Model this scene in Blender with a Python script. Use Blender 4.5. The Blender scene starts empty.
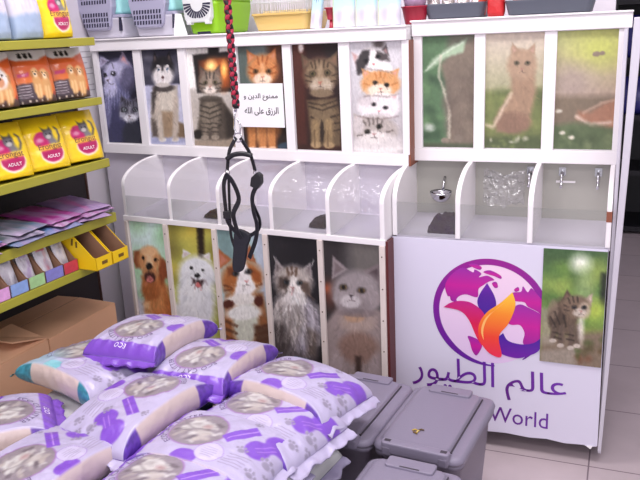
import bpy, bmesh, math, random
import numpy as np
from mathutils import Vector, Matrix

S = bpy.context.scene
COL = S.collection
R = math.radians

# ------------------------------------------------------------------ camera
cam = bpy.data.cameras.new('camera'); camo = bpy.data.objects.new('camera', cam); COL.objects.link(camo)
PIT, ROL, YAW = R(15.79), R(2.693), R(22.595)
fw = Vector((-math.sin(YAW)*math.cos(PIT), math.cos(YAW)*math.cos(PIT), -math.sin(PIT)))
rt = Vector((math.cos(YAW), math.sin(YAW), 0)); up = rt.cross(fw)
rt2 = rt*math.cos(ROL) - up*math.sin(ROL); up2 = rt2.cross(fw)
camo.matrix_world = Matrix(((rt2.x, up2.x, -fw.x, .032), (rt2.y, up2.y, -fw.y, -2.535), (rt2.z, up2.z, -fw.z, 1.5), (0, 0, 0, 1)))
cam.sensor_width = 36; cam.lens = 747.4/640*36; cam.clip_start = .05
S.camera = camo
# ------------------------------------------------------------------ light
W = bpy.data.worlds.new('world'); S.world = W; W.use_nodes = True
W.node_tree.nodes['Background'].inputs[0].default_value = (.93, .89, .98, 1)
W.node_tree.nodes['Background'].inputs[1].default_value = .44
def area(name, loc, sx, sy, power, col, rot=(0, 0, 0)):
    l = bpy.data.lights.new(name, 'AREA'); l.shape = 'RECTANGLE'; l.size = sx; l.size_y = sy; l.energy = power; l.color = col
    o = bpy.data.objects.new(name, l); o.location = loc; o.rotation_euler = rot; COL.objects.link(o); return o
TINT = (1.0, .955, .985)
area('ceiling_panel_light', (-1.35, -.75, 2.72), 1.2, .6, 19, TINT)
area('ceiling_panel_light', (.35, -1.0, 2.72), 1.2, .6, 14, TINT)
area('ceiling_panel_light', (-.6, -2.7, 2.72), 1.2, .6, 20, TINT)
area('shop_front_daylight', (.6, -4.6, 1.7), 3.0, 2.2, 26, (.96, .94, 1.0), (R(84), 0, R(8)))
S.view_settings.view_transform = 'Standard'; S.view_settings.look = 'None'
S.view_settings.gamma = 1; S.view_settings.use_curve_mapping = False
S.view_settings.exposure = 0.70

# ------------------------------------------------------------------ helpers
def lin(c):
    return tuple(((x/255/12.92) if x/255 <= .04045 else ((x/255+.055)/1.055)**2.4) for x in c[:3])
MATS = {}
def mat(name, col, rough=.5, metal=0., bump=0., bscale=60., var=0., vscale=8., spec=.5, coat=0.):
    if name in MATS: return MATS[name]
    m = bpy.data.materials.new(name); m.use_nodes = True; nt = m.node_tree; b = nt.nodes['Principled BSDF']
    c = lin(col)
    b.inputs['Base Color'].default_value = (*c, 1); b.inputs['Roughness'].default_value = rough; b.inputs['Metallic'].default_value = metal
    b.inputs['Specular IOR Level'].default_value = spec
    if coat: b.inputs['Coat Weight'].default_value = coat; b.inputs['Coat Roughness'].default_value = .15
    tc = nt.nodes.new('ShaderNodeTexCoord')
    if var:
        n = nt.nodes.new('ShaderNodeTexNoise'); n.inputs['Scale'].default_value = vscale; n.inputs['Detail'].default_value = 4
        nt.links.new(tc.outputs['Object'], n.inputs['Vector'])
        mx = nt.nodes.new('ShaderNodeMix'); mx.data_type = 'RGBA'
        mx.inputs[6].default_value = (*[max(0, x*(1-var)) for x in c], 1); mx.inputs[7].default_value = (*[min(1, x*(1+var)) for x in c], 1)
        nt.links.new(n.outputs['Fac'], mx.inputs[0]); nt.links.new(mx.outputs[2], b.inputs['Base Color'])
    if bump:
        n = nt.nodes.new('ShaderNodeTexNoise'); n.inputs['Scale'].default_value = bscale; n.inputs['Detail'].default_value = 3
        nt.links.new(tc.outputs['Object'], n.inputs['Vector'])
        bp = nt.nodes.new('ShaderNodeBump'); bp.inputs['Strength'].default_value = bump; bp.inputs['Distance'].default_value = .01
        nt.links.new(n.outputs['Fac'], bp.inputs['Height']); nt.links.new(bp.outputs[0], b.inputs['Normal'])
    MATS[name] = m; return m
def mat_paint(name, rough=.45, bump=0., coat=0., bscale=40.):
    if name in MATS: return MATS[name]
    m = mat(name, (200, 200, 200), rough, bump=bump, coat=coat, bscale=bscale); nt = m.node_tree
    a = nt.nodes.new('ShaderNodeAttribute'); a.attribute_name = 'Col'
    nt.links.new(a.outputs['Color'], nt.nodes['Principled BSDF'].inputs['Base Color']); return m
def mat_clear(name, gloss=.10, tint=(1, 1, 1), haze=0.0, rough=.06):
    if name in MATS: return MATS[name]
    m = bpy.data.materials.new(name); m.use_nodes = True; nt = m.node_tree; nt.nodes.clear()
    out = nt.nodes.new('ShaderNodeOutputMaterial'); tr = nt.nodes.new('ShaderNodeBsdfTransparent'); tr.inputs[0].default_value = (*tint, 1)
    gl = nt.nodes.new('ShaderNodeBsdfGlossy'); gl.inputs['Roughness'].default_value = rough
    lw = nt.nodes.new('ShaderNodeLayerWeight'); lw.inputs[0].default_value = .35
    ml = nt.nodes.new('ShaderNodeMath'); ml.operation = 'MULTIPLY_ADD'; ml.inputs[1].default_value = .18; ml.inputs[2].default_value = gloss; ml.use_clamp = True
    nt.links.new(lw.outputs['Fresnel'], ml.inputs[0])
    df = nt.nodes.new('ShaderNodeBsdfDiffuse'); df.inputs[0].default_value = (.8, .8, .8, 1)
    m1 = nt.nodes.new('ShaderNodeMixShader'); m1.inputs[0].default_value = haze
    nt.links.new(tr.outputs[0], m1.inputs[1]); nt.links.new(df.outputs[0], m1.inputs[2])
    m2 = nt.nodes.new('ShaderNodeMixShader'); nt.links.new(ml.outputs[0], m2.inputs[0])
    nt.links.new(m1.outputs[0], m2.inputs[1]); nt.links.new(gl.outputs[0], m2.inputs[2]); nt.links.new(m2.outputs[0], out.inputs[0])
    MATS[name] = m; return m
def mat_grad(name, stops, axis=2, rough=.4):
    if name in MATS: return MATS[name]
    m = mat(name, (200, 200, 200), rough); nt = m.node_tree
    tc = nt.nodes.new('ShaderNodeTexCoord'); sp = nt.nodes.new('ShaderNodeSeparateXYZ'); rp = nt.nodes.new('ShaderNodeValToRGB')
    nt.links.new(tc.outputs['Generated'], sp.inputs[0]); nt.links.new(sp.outputs[axis], rp.inputs[0])
    el = rp.color_ramp.elements
    while len(el) < len(stops): el.new(.5)
    for e, (p, c) in zip(el, stops): e.position = p; e.color = (*lin(c), 1)
    nt.links.new(rp.outputs[0], nt.nodes['Principled BSDF'].inputs['Base Color']); return m

def tag(o, label, cat, group=None, kind=None):
    o['label'] = label; o['category'] = cat
    if group: o['group'] = group
    if kind: o['kind'] = kind
    return o
def empty(name, loc=(0, 0, 0), M=None):
    o = bpy.data.objects.new(name, None); o.empty_display_size = .05; COL.objects.link(o)
    if M is not None: o.matrix_world = M
    else: o.location = loc
    return o
class MB:
    def __init__(s): s.v = []; s.f = []; s.sm = []
    def add(s, vs, fs, smooth=False):
        n = len(s.v); s.v += [tuple(p) for p in vs]; s.f += [tuple(i+n for i in f) for f in fs]; s.sm += [smooth]*len(fs); return s
    def box(s, x0, x1, y0, y1, z0, z1, M=None):
        vs = [Vector((x, y, z)) for z in (z0, z1) for y in (y0, y1) for x in (x0, x1)]
        if M: vs = [M @ p for p in vs]
        return s.add(vs, [(0, 2, 3, 1), (4, 5, 7, 6), (0, 1, 5, 4), (2, 6, 7, 3), (0, 4, 6, 2), (1, 3, 7, 5)])
    def loft(s, loops, cap0=True, cap1=True, smooth=True):
        n = len(loops[0]); vs = [p for l in loops for p in l]; fs = []
        for k in range(len(loops)-1):
            for i in range(n):
                j = (i+1) % n; fs.append((k*n+i, k*n+j, (k+1)*n+j, (k+1)*n+i))
        s.add(vs, fs, smooth); b = len(s.v)-len(vs)
        if cap0: s.f.append(tuple(b+i for i in reversed(range(n)))); s.sm.append(False)
        if cap1: s.f.append(tuple(b+(len(loops)-1)*n+i for i in range(n))); s.sm.append(False)
        return s
    def tube(s, pts, r, n=8, flat=None, caps=True):
        """swept tube; flat=(a,b) gives an elliptic section with a along the horizontal side vector"""
        P = [Vector(p) for p in pts]; loops = []; prev = None
        for i, p in enumerate(P):
            t = (P[min(i+1, len(P)-1)]-P[max(i-1, 0)]).normalized()
            if prev is None:
                a = t.cross(Vector((0, 1, 0)));
                if a.length < .1: a = t.cross(Vector((1, 0, 0)))
                a.normalize()
            else: a = (prev - t*prev.dot(t)).normalized()
            prev = a; b = t.cross(a)
            rr = r[i] if isinstance(r, (list, tuple)) else r
            ra, rb = (flat if flat else (rr, rr))
            loops.append([p + a*math.cos(2*math.pi*k/n)*ra + b*math.sin(2*math.pi*k/n)*rb for k in range(n)])
        return s.loft(loops, caps, caps)
    def prism(s, poly, axis, a0, a1, smooth=False):
        """poly of 2D points extruded along axis: axis 0 -> (y,z), 1 -> (x,z), 2 -> (x,y)"""
        def mk(p, a): return {0: (a, p[0], p[1]), 1: (p[0], a, p[1]), 2: (p[0], p[1], a)}[axis]
        return s.loft([[mk(p, a0) for p in poly], [mk(p, a1) for p in poly]], smooth=smooth)
    def build(s, name, m, parent=None, M=None, bevel=0., weld=False):
        me = bpy.data.meshes.new(name); me.from_pydata(s.v, [], s.f); me.update()
        me.polygons.foreach_set('use_smooth', s.sm)
        bm = bmesh.new(); bm.from_mesh(me)
        if weld: bmesh.ops.remove_doubles(bm, verts=bm.verts, dist=1e-5)
        bmesh.ops.recalc_face_normals(bm, faces=bm.faces); bm.to_mesh(me); bm.free()
        me.materials.append(m)
        o = bpy.data.objects.new(name, me); COL.objects.link(o)
        if parent: o.parent = parent
        if M is not None: o.matrix_world = M
        if bevel:
            b = o.modifiers.new('bevel', 'BEVEL'); b.width = bevel; b.segments = 2; b.limit_method = 'ANGLE'
        return o
def rrect(w, d, r, n=5, cx=0, cy=0):
    out = []
    for sx, sy, a0 in ((1, 1, 0), (-1, 1, 90), (-1, -1, 180), (1, -1, 270)):
        for k in range(n+1):
            a = R(a0+90*k/n); out.append((cx+sx*(w/2-r)+r*math.cos(a), cy+sy*(d/2-r)+r*math.sin(a)))
    return out
def crom(P, n=6, closed=False, corners=()):
    P = [np.array(p, float) for p in P]; N = len(P); out = []
    rng = range(N) if closed else range(N-1)
    for i in rng:
        p1, p2 = P[i], P[(i+1) % N]
        p0 = p1 if (i in corners or (not closed and i == 0)) else P[i-1]
        p3 = p2 if (((i+1) % N) in corners or (not closed and i == N-2)) else P[(i+2) % N]
        for k in range(n):
            t = k/n
            out.append(tuple(.5*((2*p1)+(p2-p0)*t+(2*p0-5*p1+4*p2-p3)*t*t+(3*p1-p0-3*p2+p3)*t**3)))
    if not closed: out.append(tuple(P[-1]))
    return out
def text_obj(body, size, m, parent=None, name='lettering', fit=None, M=None, depth=.0006, warp=None, align='LEFT', spacing=1., offset=0.):
    c = bpy.data.curves.new('t', 'FONT'); c.body = body; c.size = size; c.align_x = align; c.space_character = spacing; c.offset = offset
    c.resolution_u = 3
    o = bpy.data.objects.new('t', c); COL.objects.link(o)
    dg = bpy.context.evaluated_depsgraph_get(); dg.update()
    me = bpy.data.meshes.new_from_object(o.evaluated_get(dg)); bpy.data.objects.remove(o); bpy.data.curves.remove(c)
    n = len(me.vertices); co = np.empty(n*3); me.vertices.foreach_get('co', co); co = co.reshape(-1, 3)
    if fit is not None:          # fit = (x0, x1, y0, y1): stretch the written word into this rectangle
        mn, mx = co.min(0), co.max(0)
        co[:, 0] = fit[0]+(co[:, 0]-mn[0])/(mx[0]-mn[0])*(fit[1]-fit[0])
        co[:, 1] = fit[2]+(co[:, 1]-mn[1])/(mx[1]-mn[1])*(fit[3]-fit[2])
    bm = bmesh.new(); bm.from_mesh(me)
    for v, p in zip(bm.verts, co): v.co = p
    if warp is None:
        g = bmesh.ops.extrude_face_region(bm, geom=bm.faces[:])
        for v in g['geom']:
            if isinstance(v, bmesh.types.BMVert): v.co.z += depth
    else:
        bmesh.ops.triangulate(bm, faces=bm.faces[:])
        for v in bm.verts: v.co = warp(v.co.x, v.co.y)
    bmesh.ops.recalc_face_normals(bm, faces=bm.faces)
    bm.to_mesh(me); bm.free(); me.materials.clear(); me.materials.append(m)
    ob = bpy.data.objects.new(name, me); COL.objects.link(ob)
    if parent: ob.parent = parent
    if M is not None: ob.matrix_local = M
    return ob

# ------------------------------------------------------------------ printed pictures: colour per vertex of a fine grid
def vnoise(x, y, seed=0):
    rs = np.random.RandomState(seed); T = rs.rand(64, 64)
    xi = np.floor(x).astype(int); yi = np.floor(y).astype(int); fx = x-xi; fy = y-yi
    fx = fx*fx*(3-2*fx); fy = fy*fy*(3-2*fy)
    a = T[yi % 64, xi % 64]; b = T[yi % 64, (xi+1) % 64]; c = T[(yi+1) % 64, xi % 64]; d = T[(yi+1) % 64, (xi+1) % 64]
    return (a*(1-fx)+b*fx)*(1-fy)+(c*(1-fx)+d*fx)*fy
def fbm(x, y, seed=0, o=3):
    r = 0; a = .5
    for k in range(o): r = r+a*vnoise(x*2**k, y*2**k, seed+k); a *= .5
    return r/(1-.5**o)
class Pic:
    """quad = picture corners TL,TR,BL,BR in the drawing units of one picture"""
    def __init__(s, nu, nv, quad, base, ext=1.0):
        s.nu, s.nv = nu, nv
        u, v = np.meshgrid(np.linspace(0, 1, nu), np.linspace(0, ext, nv))
        TL, TR, BL, BR = [np.array(q, float) for q in quad]
        s.X = TL[0]+u*(TR[0]-TL[0])+v*(BL[0]-TL[0])+u*v*(BR[0]-TR[0]-BL[0]+TL[0])
        s.Y = TL[1]+u*(TR[1]-TL[1])+v*(BL[1]-TL[1])+u*v*(BR[1]-TR[1]-BL[1]+TL[1])
        s.C = np.empty((nv, nu, 3)); s.C[:] = base
        s.wob = 0.; s.k = 1.; s.c = (0, 0)
        s.WX = (fbm(s.X/7, s.Y/7, 91)-.5); s.WY = (fbm(s.X/7, s.Y/7, 57)-.5)
    def xy(s): return s.c[0]+(s.X-s.c[0])/s.k+s.WX*s.wob, s.c[1]+(s.Y-s.c[1])/s.k+s.WY*s.wob
    def put(s, m, col, a=1.):
        m = np.clip(m*a, 0, 1)[..., None]; s.C = s.C*(1-m)+np.array(col, float)*m; return s
    def e(s, cx, cy, rx, ry, col, rot=0, soft=.2, a=1.):
        x, y = s.xy(); x = x-cx; y = y-cy; c, n = math.cos(R(rot)), math.sin(R(rot))
        d = np.sqrt(((x*c+y*n)/rx)**2+((-x*n+y*c)/ry)**2)
        return s.put(np.clip((1+soft-d)/(2*soft), 0, 1), col, a)
    def p(s, pts, col, soft=3., a=1.):
        x, y = s.xy(); ins = np.zeros(x.shape, bool); dm = np.full(x.shape, 1e9)
        for i in range(len(pts)):
            (x1, y1), (x2, y2) = pts[i], pts[(i+1) % len(pts)]
            if y1 != y2:
                ins ^= ((y1 > y) != (y2 > y)) & (x < (x2-x1)*(y-y1)/(y2-y1)+x1)
            dx, dy = x2-x1, y2-y1; t = np.clip(((x-x1)*dx+(y-y1)*dy)/(dx*dx+dy*dy+1e-9), 0, 1)
            dm = np.minimum(dm, np.hypot(x-x1-t*dx, y-y1-t*dy))
        sd = np.where(ins, dm, -dm)
        return s.put(np.clip(.5+sd/(2*soft), 0, 1), col, a)
    def l(s, pts, w, col, soft=2., a=1.):
        x, y = s.xy(); dm = np.full(x.shape, 1e9)
        for (x1, y1), (x2, y2) in zip(pts[:-1], pts[1:]):
            dx, dy = x2-x1, y2-y1; t = np.clip(((x-x1)*dx+(y-y1)*dy)/(dx*dx+dy*dy+1e-9), 0, 1)
            dm = np.minimum(dm, np.hypot(x-x1-t*dx, y-y1-t*dy))
        return s.put(np.clip(.5+(w/2-dm)/(2*soft), 0, 1), col, a)
    def grad(s, y0, c0, y1, c1, a=1.):
        t = np.clip((s.Y-y0)/(y1-y0), 0, 1)[..., None]; s.C = s.C*(1-a)+a*(np.array(c0, float)*(1-t)+np.array(c1, float)*t); return s
    def noise(s, amp, sx, sy, seed=1):
        s.C = s.C*(1+.55*amp*(fbm(s.X/sx, s.Y/sy, seed)-.5))[..., None]; return s
    def fur(s, cx, cy, rx, ry, n=200, L=16, seed=1, w=2.4, a=.42, amp=.20):
        """short hairs over an ellipse, each a lighter or darker tone of the coat under it"""
        rs = random.Random(seed); C0 = s.C.copy(); x, y = s.xy()
        for k in range(n):
            an = rs.uniform(0, 2*math.pi); d = math.sqrt(rs.random()); px, py = cx+rx*d*math.cos(an), cy+ry*d*math.sin(an)
            i = np.unravel_index(np.argmin((x-px)**2+(y-py)**2), x.shape); f = 1+amp*rs.uniform(-1, 1)
            vx, vy = (px-cx)/rx*.7+rs.uniform(-.25, .25), .75+(py-cy)/ry*.4; q = math.hypot(vx, vy)+1e-6
            s.l([(px, py), (px+vx/q*L, py+vy/q*L)], w, np.clip(C0[i]*f, 0, 255), 1.6, a)
        return s
    def blot(s, n, box, r, cols, seed, soft=.7, a=.8):
        rs = random.Random(seed)
        for k in range(n):
            s.e(rs.uniform(box[0], box[2]), rs.uniform(box[1], box[3]), r*rs.uniform(.6, 1.5), r*rs.uniform(.6, 1.5), rs.choice(cols), soft=soft, a=a)
        return s
    def mesh(s, name, M3, m, parent=None, M=None):
        """M3(u,v)->point arrays"""
        u, v = np.meshgrid(np.linspace(0, 1, s.nu), np.linspace(0, 1, s.nv))
        P = np.stack(M3(u, v), -1).reshape(-1, 3)
        return grid_mesh(name, P, s.nu, s.nv, s.C.reshape(-1, 3), m, parent, M)
def set_col(me, C):
    c = np.clip(C, 0, 255)/255.; c = np.where(c <= .04045, c/12.92, ((c+.055)/1.055)**2.4)
    a = me.color_attributes.new('Col', 'FLOAT_COLOR', 'POINT')
    a.data.foreach_set('color', np.concatenate([c, np.ones((len(c), 1))], 1).astype(np.float32).ravel())
def raw_mesh(name, P, F, C, m, parent=None, M=None, smooth=True):
    me = bpy.data.meshes.new(name); P = np.asarray(P, float)
    me.from_pydata(P.tolist(), [], F); me.update()
    if C is not None: set_col(me, C)
    if smooth: me.polygons.foreach_set('use_smooth', [True]*len(me.polygons))
    me.materials.append(m); o = bpy.data.objects.new(name, me); COL.objects.link(o)
    if parent: o.parent = parent
    if M is not None: o.matrix_world = M
    return o
def gridfaces(nu, nv, flip=False):
    F = []
    for j in range(nv-1):
        for i in range(nu-1):
            a = j*nu+i; q = (a, a+nu, a+nu+1, a+1); F.append(q[::-1] if flip else q)
    return F
def grid_mesh(name, P, nu, nv, C, m, parent=None, M=None):
    return raw_mesh(name, P, gridfaces(nu, nv), C, m, parent, M)
def poster(name, label, pic, x0, x1, y, z0, z1, M=None, cat='poster', group=None, mname='poster paper', thick=.0015):
    """a printed sheet facing -Y with its own thin thickness"""
    nu, nv = pic.nu, pic.nv
    u, v = np.meshgrid(np.linspace(0, 1, nu), np.linspace(0, 1, nv))
    P = np.stack([x0+u*(x1-x0), np.full(u.shape, y-thick), z1+v*(z0-z1)], -1).reshape(-1, 3)
    n = len(P); B = [(x0, y, z1), (x1, y, z1), (x0, y, z0), (x1, y, z0)]
    a, b, c, d = 0, nu-1, (nv-1)*nu, nv*nu-1
    F = gridfaces(nu, nv) + [(n, n+1, n+3, n+2)]
    F += [tuple([n+1, n]+list(range(a, b+1))), tuple([n+2, n+3]+list(range(d, c-1, -1))),
          tuple([n, n+2]+list(range(c, a-1, -nu))), tuple([n+3, n+1]+list(range(b, d+1, nu)))]
    g = np.clip(pic.C, 0, 255)/255.
    g = g**1.3; g = g.mean(-1, keepdims=True)*.16+g*.84
    C = np.concatenate([(255*g).reshape(-1, 3), np.full((4, 3), 235.)])
    o = raw_mesh(name, np.concatenate([P, B]), F, C, mat_paint(mname, .6), None, M, smooth=False)
    return tag(o, label, cat, group)
# ------------------------------------------------------------------ room
def tile_mat():
    m = mat('floor tiles', (186, 172, 176), .32, bump=.02, bscale=30); nt = m.node_tree; b = nt.nodes['Principled BSDF']
    tc = nt.nodes.new('ShaderNodeTexCoord'); mp = nt.nodes.new('ShaderNodeMapping')
    mp.inputs['Location'].default_value = (.015+.43*10, .10+.43*20, 0); mp.inputs['Scale'].default_value = (1, 1, 1)
    br = nt.nodes.new('ShaderNodeTexBrick'); br.offset = 0; br.squash = 1
    br.inputs['Scale'].default_value = 1; br.inputs['Brick Width'].default_value = .43; br.inputs['Row Height'].default_value = .43
    br.inputs['Mortar Size'].default_value = .0028; br.inputs['Mortar Smooth'].default_value = .2; br.inputs['Bias'].default_value = 0
    br.inputs['Color1'].default_value = (*lin((196, 181, 184)), 1); br.inputs['Color2'].default_value = (*lin((190, 176, 180)), 1)
    br.inputs['Mortar'].default_value = (*lin((128, 112, 120)), 1)
    nt.links.new(tc.outputs['Object'], mp.inputs[0]); nt.links.new(mp.outputs[0], br.inputs['Vector'])
    ns = nt.nodes.new('ShaderNodeTexNoise'); ns.inputs['Scale'].default_value = 9; ns.inputs['Detail'].default_value = 5
    nt.links.new(tc.outputs['Object'], ns.inputs['Vector'])
    mx = nt.nodes.new('ShaderNodeMix'); mx.data_type = 'RGBA'; mx.blend_type = 'MULTIPLY'; mx.inputs[0].default_value = .18
    nt.links.new(br.outputs[0], mx.inputs[6]); nt.links.new(ns.outputs[0], mx.inputs[7]); nt.links.new(mx.outputs[2], b.inputs['Base Color'])
    return m
def struct(name, m, *bx):
    o = MB().box(*bx).build(name, m); o['kind'] = 'structure'; return o
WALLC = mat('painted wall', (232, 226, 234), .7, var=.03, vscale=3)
struct('floor', tile_mat(), -2.6, 2.6, -4.2, 4.2, -.05, 0)
struct('ceiling', mat('ceiling paint', (235, 233, 235), .8), -2.6, 2.6, -4.2, 4.2, 2.8, 2.85)
struct('wall_back', WALLC, -2.4, -.03, .60, .68, 0, 2.8)
struct('wall_left', WALLC, -2.4, -2.22, -4.2, .60, 0, 2.8)
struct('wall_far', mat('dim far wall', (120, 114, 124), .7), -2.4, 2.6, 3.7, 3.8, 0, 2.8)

WHITE = mat('white laminate', (240, 236, 238), .35, var=.012, vscale=5)
CREAM = mat('cream wood strip', (222, 210, 204), .5, var=.06, vscale=30)
LAV = mat('grey white laminate', (204, 198, 210), .4, var=.02, vscale=6)
BROWN = mat('red brown wood edge', (136, 76, 54), .5, var=.1, vscale=25)
DARK = mat('dark recess board', (38, 32, 36), .8)
CLEAR = mat_clear('clear acrylic', .03, (.90, .91, .905), .035)
FILM = mat_clear('clear plastic film', .05, (.97, .97, .98), .06, .10)
STEEL = mat('polished steel', (200, 200, 205), .12, 1.0)
NAIL = mat('dark nail head', (120, 100, 90), .4, .6)

ML = Matrix.Translation((-.8, 0, 0)) @ Matrix.Rotation(math.atan(-.103), 4, 'Z')
YU, YL = .10, -.13            # front planes of the upper doors and of the lower front
def divider_poly(yu, yl, zs, zt, yb, arc=.09):
    P = [(yb, zs), (yb, zt), (yu, zt)]
    for k in range(1, 13):
        a = R(90*k/12); P.append((yu-(yu-yl)*math.sin(a)**1.0, zt-arc+arc*math.cos(a)))
    P += [(yl, zs)]
    return P
def nails(par, x, y, z0, z1, n):
    for k in range(n):
        z = z0+(z1-z0)*k/(n-1)
        MB().loft([[(x+.0028*math.cos(2*math.pi*i/8), yy, z+.0028*math.sin(2*math.pi*i/8)) for i in range(8)] for yy in (y, y-.0012)]).build('nail', NAIL, par)

# ---- left, long cabinet
CL = empty('bin_cabinet', M=ML)
tag(CL, 'long white cabinet with six upper picture doors, five open bins and five lower pictures', 'cabinet')
UD = [-1.372, -1.135, -.896, -.642, -.395, -.1525, .088]
BD = [-1.085, -.845, -.606, -.367, -.128, .083]
LD = [-1.088, -.88, -.636, -.40, -.164, .083]
ZS, ZT = .775, 1.002
MB().prism([(-1.38, YU+.012), (.095, YU+.012), (.058, .40), (-1.38, .40)], 2, 1.002, 1.45).build('upper_carcass', WHITE, CL)
MB().prism([(-1.385, YU-.014), (.098, YU-.014), (.058, .40), (-1.385, .40)], 2, 1.447, 1.492).prism([(-1.39, YU-.022), (.101, YU-.022), (.058, .40), (-1.39, .40)], 2, 1.4915, 1.4985).build('crown', WHITE, CL, bevel=.003)
MB().box(-1.385, .096, YU-.006, .13, 1.000, 1.042).build('sill', WHITE, CL, bevel=.002)
for x, w in zip(UD, (.026, .040, .038, .036, .038, .044, .026)):
    MB().box(x-w/2, x+w/2, YU-.004, YU+.02, 1.042, 1.447).build('stile', WHITE, CL, bevel=.0015)
MB().prism([(.0965, YU), (.104, YU), (.071, .40), (.06, .40)], 2, 1.0, 1.447).build('end_panel', BROWN, CL)
MB().box(-1.092, .086, .13, .145, ZS, 1.0).build('bin_back', LAV, CL)
MB().box(-1.40, -1.095, .118, .135, .0, 1.0).build('filler_panel', LAV, CL)
MB().prism([(YL+.01, ZS-.012), (.14, ZS-.012), (.14, ZS+.03), (YL+.01, ZS)], 0, -1.092, .092).build('bin_floor', LAV, CL)
dp = divider_poly(YU-.004, YL, ZS, 1.0, .135)
for x in BD:
    MB().prism(dp, 0, x-.009, x+.009).build('bin_divider', WHITE, CL, bevel=.003)
MB().box(-1.10, .095, YL-.004, YL+.014, ZS-.016, ZS+.006).build('front_rail', WHITE, CL, bevel=.002)
MB().prism([(-1.095, YL+.006), (.092, YL+.006), (.05, .40), (-1.095, .40)], 2, .03, ZS-.016).build('lower_carcass', LAV, CL)
for i, x in enumerate(LD):
    w = .022 if i else .016
    st = MB().box(x-w/2, x+w/2, YL-.007, YL+.006, .03, ZS-.016).build('stile', CREAM, CL, bevel=.0015)
    if i:
        nails(st, x, YL-.007, .12, .72, 6)
MB().box(-1.095, .05, YL+.03, .38, .0, .031).build('plinth', DARK, CL)
MB().prism([(.0925, YL), (.104, YL), (.090, .10), (.0815, .10)], 2, .03, ZS).build('end_panel', mat('dark red brown wood', (92, 34, 34), .5, var=.1, vscale=25), CL)
for a, b in zip(BD[:-1], BD[1:]):
    MB().box(a+.0095, b-.0095, YL-.002, YL+.001, ZS+.006, .868).build('clear_front', CLEAR, CL)
# ---- curved clear film over each bin
arcp = [(YU-.006-(YU-.006-YL)*math.sin(R(90*k/14)), 1.0-.09+.09*math.cos(R(90*k/14))) for k in range(2, 15)] + [(YL, .89), (YL, .87)]
def film(a, b, crumple, seed, dz=0.):
    nu, nv = 30, len(arcp); rs = np.random.RandomState(seed)
    pts = []; A = crom([(q[0], q[1]) for q in arcp], 4); nv = len(A)
    u, j = np.meshgrid(np.linspace(0, 1, nu), np.arange(nv))
    y = np.array([q[0] for q in A])[j]; z = np.array([q[1] for q in A])[j]
    w = (fbm(u*9+seed, j/nv*7, seed, 4)-.5)*crumple*np.minimum(1, 6*np.minimum(u, 1-u))
    x = a+.0095+u*(b-a-.019)
    return grid_mesh('clear_cover', np.stack([x, y-.003-np.abs(w), z+np.abs(w)*.6], -1).reshape(-1, 3), nu, nv, None, FILM, CL)
for k, (a, b) in enumerate(zip(BD[:-1], BD[1:])):
    film(a, b, (.006, .008, .012, .03, .05)[k], 5+k)
# a dark scoop of leftover food in two bins
def food(name, label, pts, M, col=(44, 22, 18)):
    x0, x1, y0, y1, z0, h = pts; nu, nv = 22, 16
    u, v = np.meshgrid(np.linspace(0, 1, nu), np.linspace(0, 1, nv))
    hgt = h*np.clip(np.minimum(np.minimum(u, 1-u), np.minimum(v, 1-v))*5, 0, 1)**.6*(.65+.6*fbm(u*7, v*7, 3))
    o = grid_mesh(name, np.stack([x0+u*(x1-x0), y1+v*(y0-y1), z0+hgt], -1).reshape(-1, 3), nu, nv, None, mat('dark dry food', col, .9, bump=.8, bscale=120, var=.3, vscale=90, spec=.08), None, M)
    tag(o, label, 'pet food', kind='stuff'); return o
food('dry_food', 'small dark heap of dry food left in the second bin of the long cabinet', (-.73, -.66, -.07, .06, .785, .022), ML)
food('dry_food', 'small dark heap of dry food left in the fourth bin of the long cabinet', (-.245, -.175, -.07, .06, .785, .03), ML)

# ---- right, short cabinet
CR = empty('sign_cabinet', (0, 0, 0))
tag(CR, 'shorter white cabinet with three picture doors, open steel-hooked bins and a printed sign front', 'cabinet')
YU2, YL2, Z2 = .15, -.075, .782
MB().box(-.69, .012, YU2+.012, .42, 1.012, 1.46).build('upper_carcass', WHITE, CR)
MB().box(-.692, .033, YU2-.014, .42, 1.457, 1.506).box(-.696, .035, YU2-.022, .42, 1.505, 1.512).build('crown', WHITE, CR, bevel=.003)
MB().box(-.692, .019, YU2-.006, .17, 1.012, 1.058).build('sill', WHITE, CR, bevel=.002)
for x0, x1 in ((-.69, -.657), (-.471, -.433), (-.237, -.196), (-.006, .022)):
    MB().box(x0, x1, YU2-.004, YU2+.02, 1.058, 1.457).build('stile', WHITE, CR, bevel=.0015)
MB().box(-.70, .010, .20, .215, Z2, 1.012).build('bin_back', mat('bin back board', (172, 170, 162), .5, var=.05, vscale=4), CR)
MB().prism([(YL2+.01, Z2-.012), (.205, Z2-.012), (.205, Z2+.02), (YL2+.01, Z2)], 0, -.70, .010).build('bin_floor', LAV, CR)
dp2 = divider_poly(YU2-.004, YL2, Z2, 1.012, .205, .10)
for x in (-.703, -.480, -.240):
    MB().prism(dp2, 0, x-.009, x+.009).build('bin_divider', WHITE, CR, bevel=.003)
ed = MB().prism(dp2, 0, -.006, .010).build('bin_divider', WHITE, CR, bevel=.003)
MB().box(-.0065, .0105, YL2-.0015, YL2+.02, .868, .902).build('chipped_edge', BROWN, ed)
MB().box(-.712, .006, YL2+.006, .42, .068, Z2-.012).build('lower_carcass', LAV, CR)
MB().box(-.70, .0, YL2+.11, .42, 0, .069).build('plinth', DARK, CR)
ALU = mat('satin aluminium', (200, 196, 206), .4, .1)
MB().prism([(.0105, .05), (.022, .05), (.062, 1.49), (.036, 1.49)], 1, YL2-.004, YL2+.02).build('corner_post', ALU, CR, bevel=.002)
MB().box(.012, .022, YL2+.02, .42, .03, 1.457).build('end_panel', ALU, CR)
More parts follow.
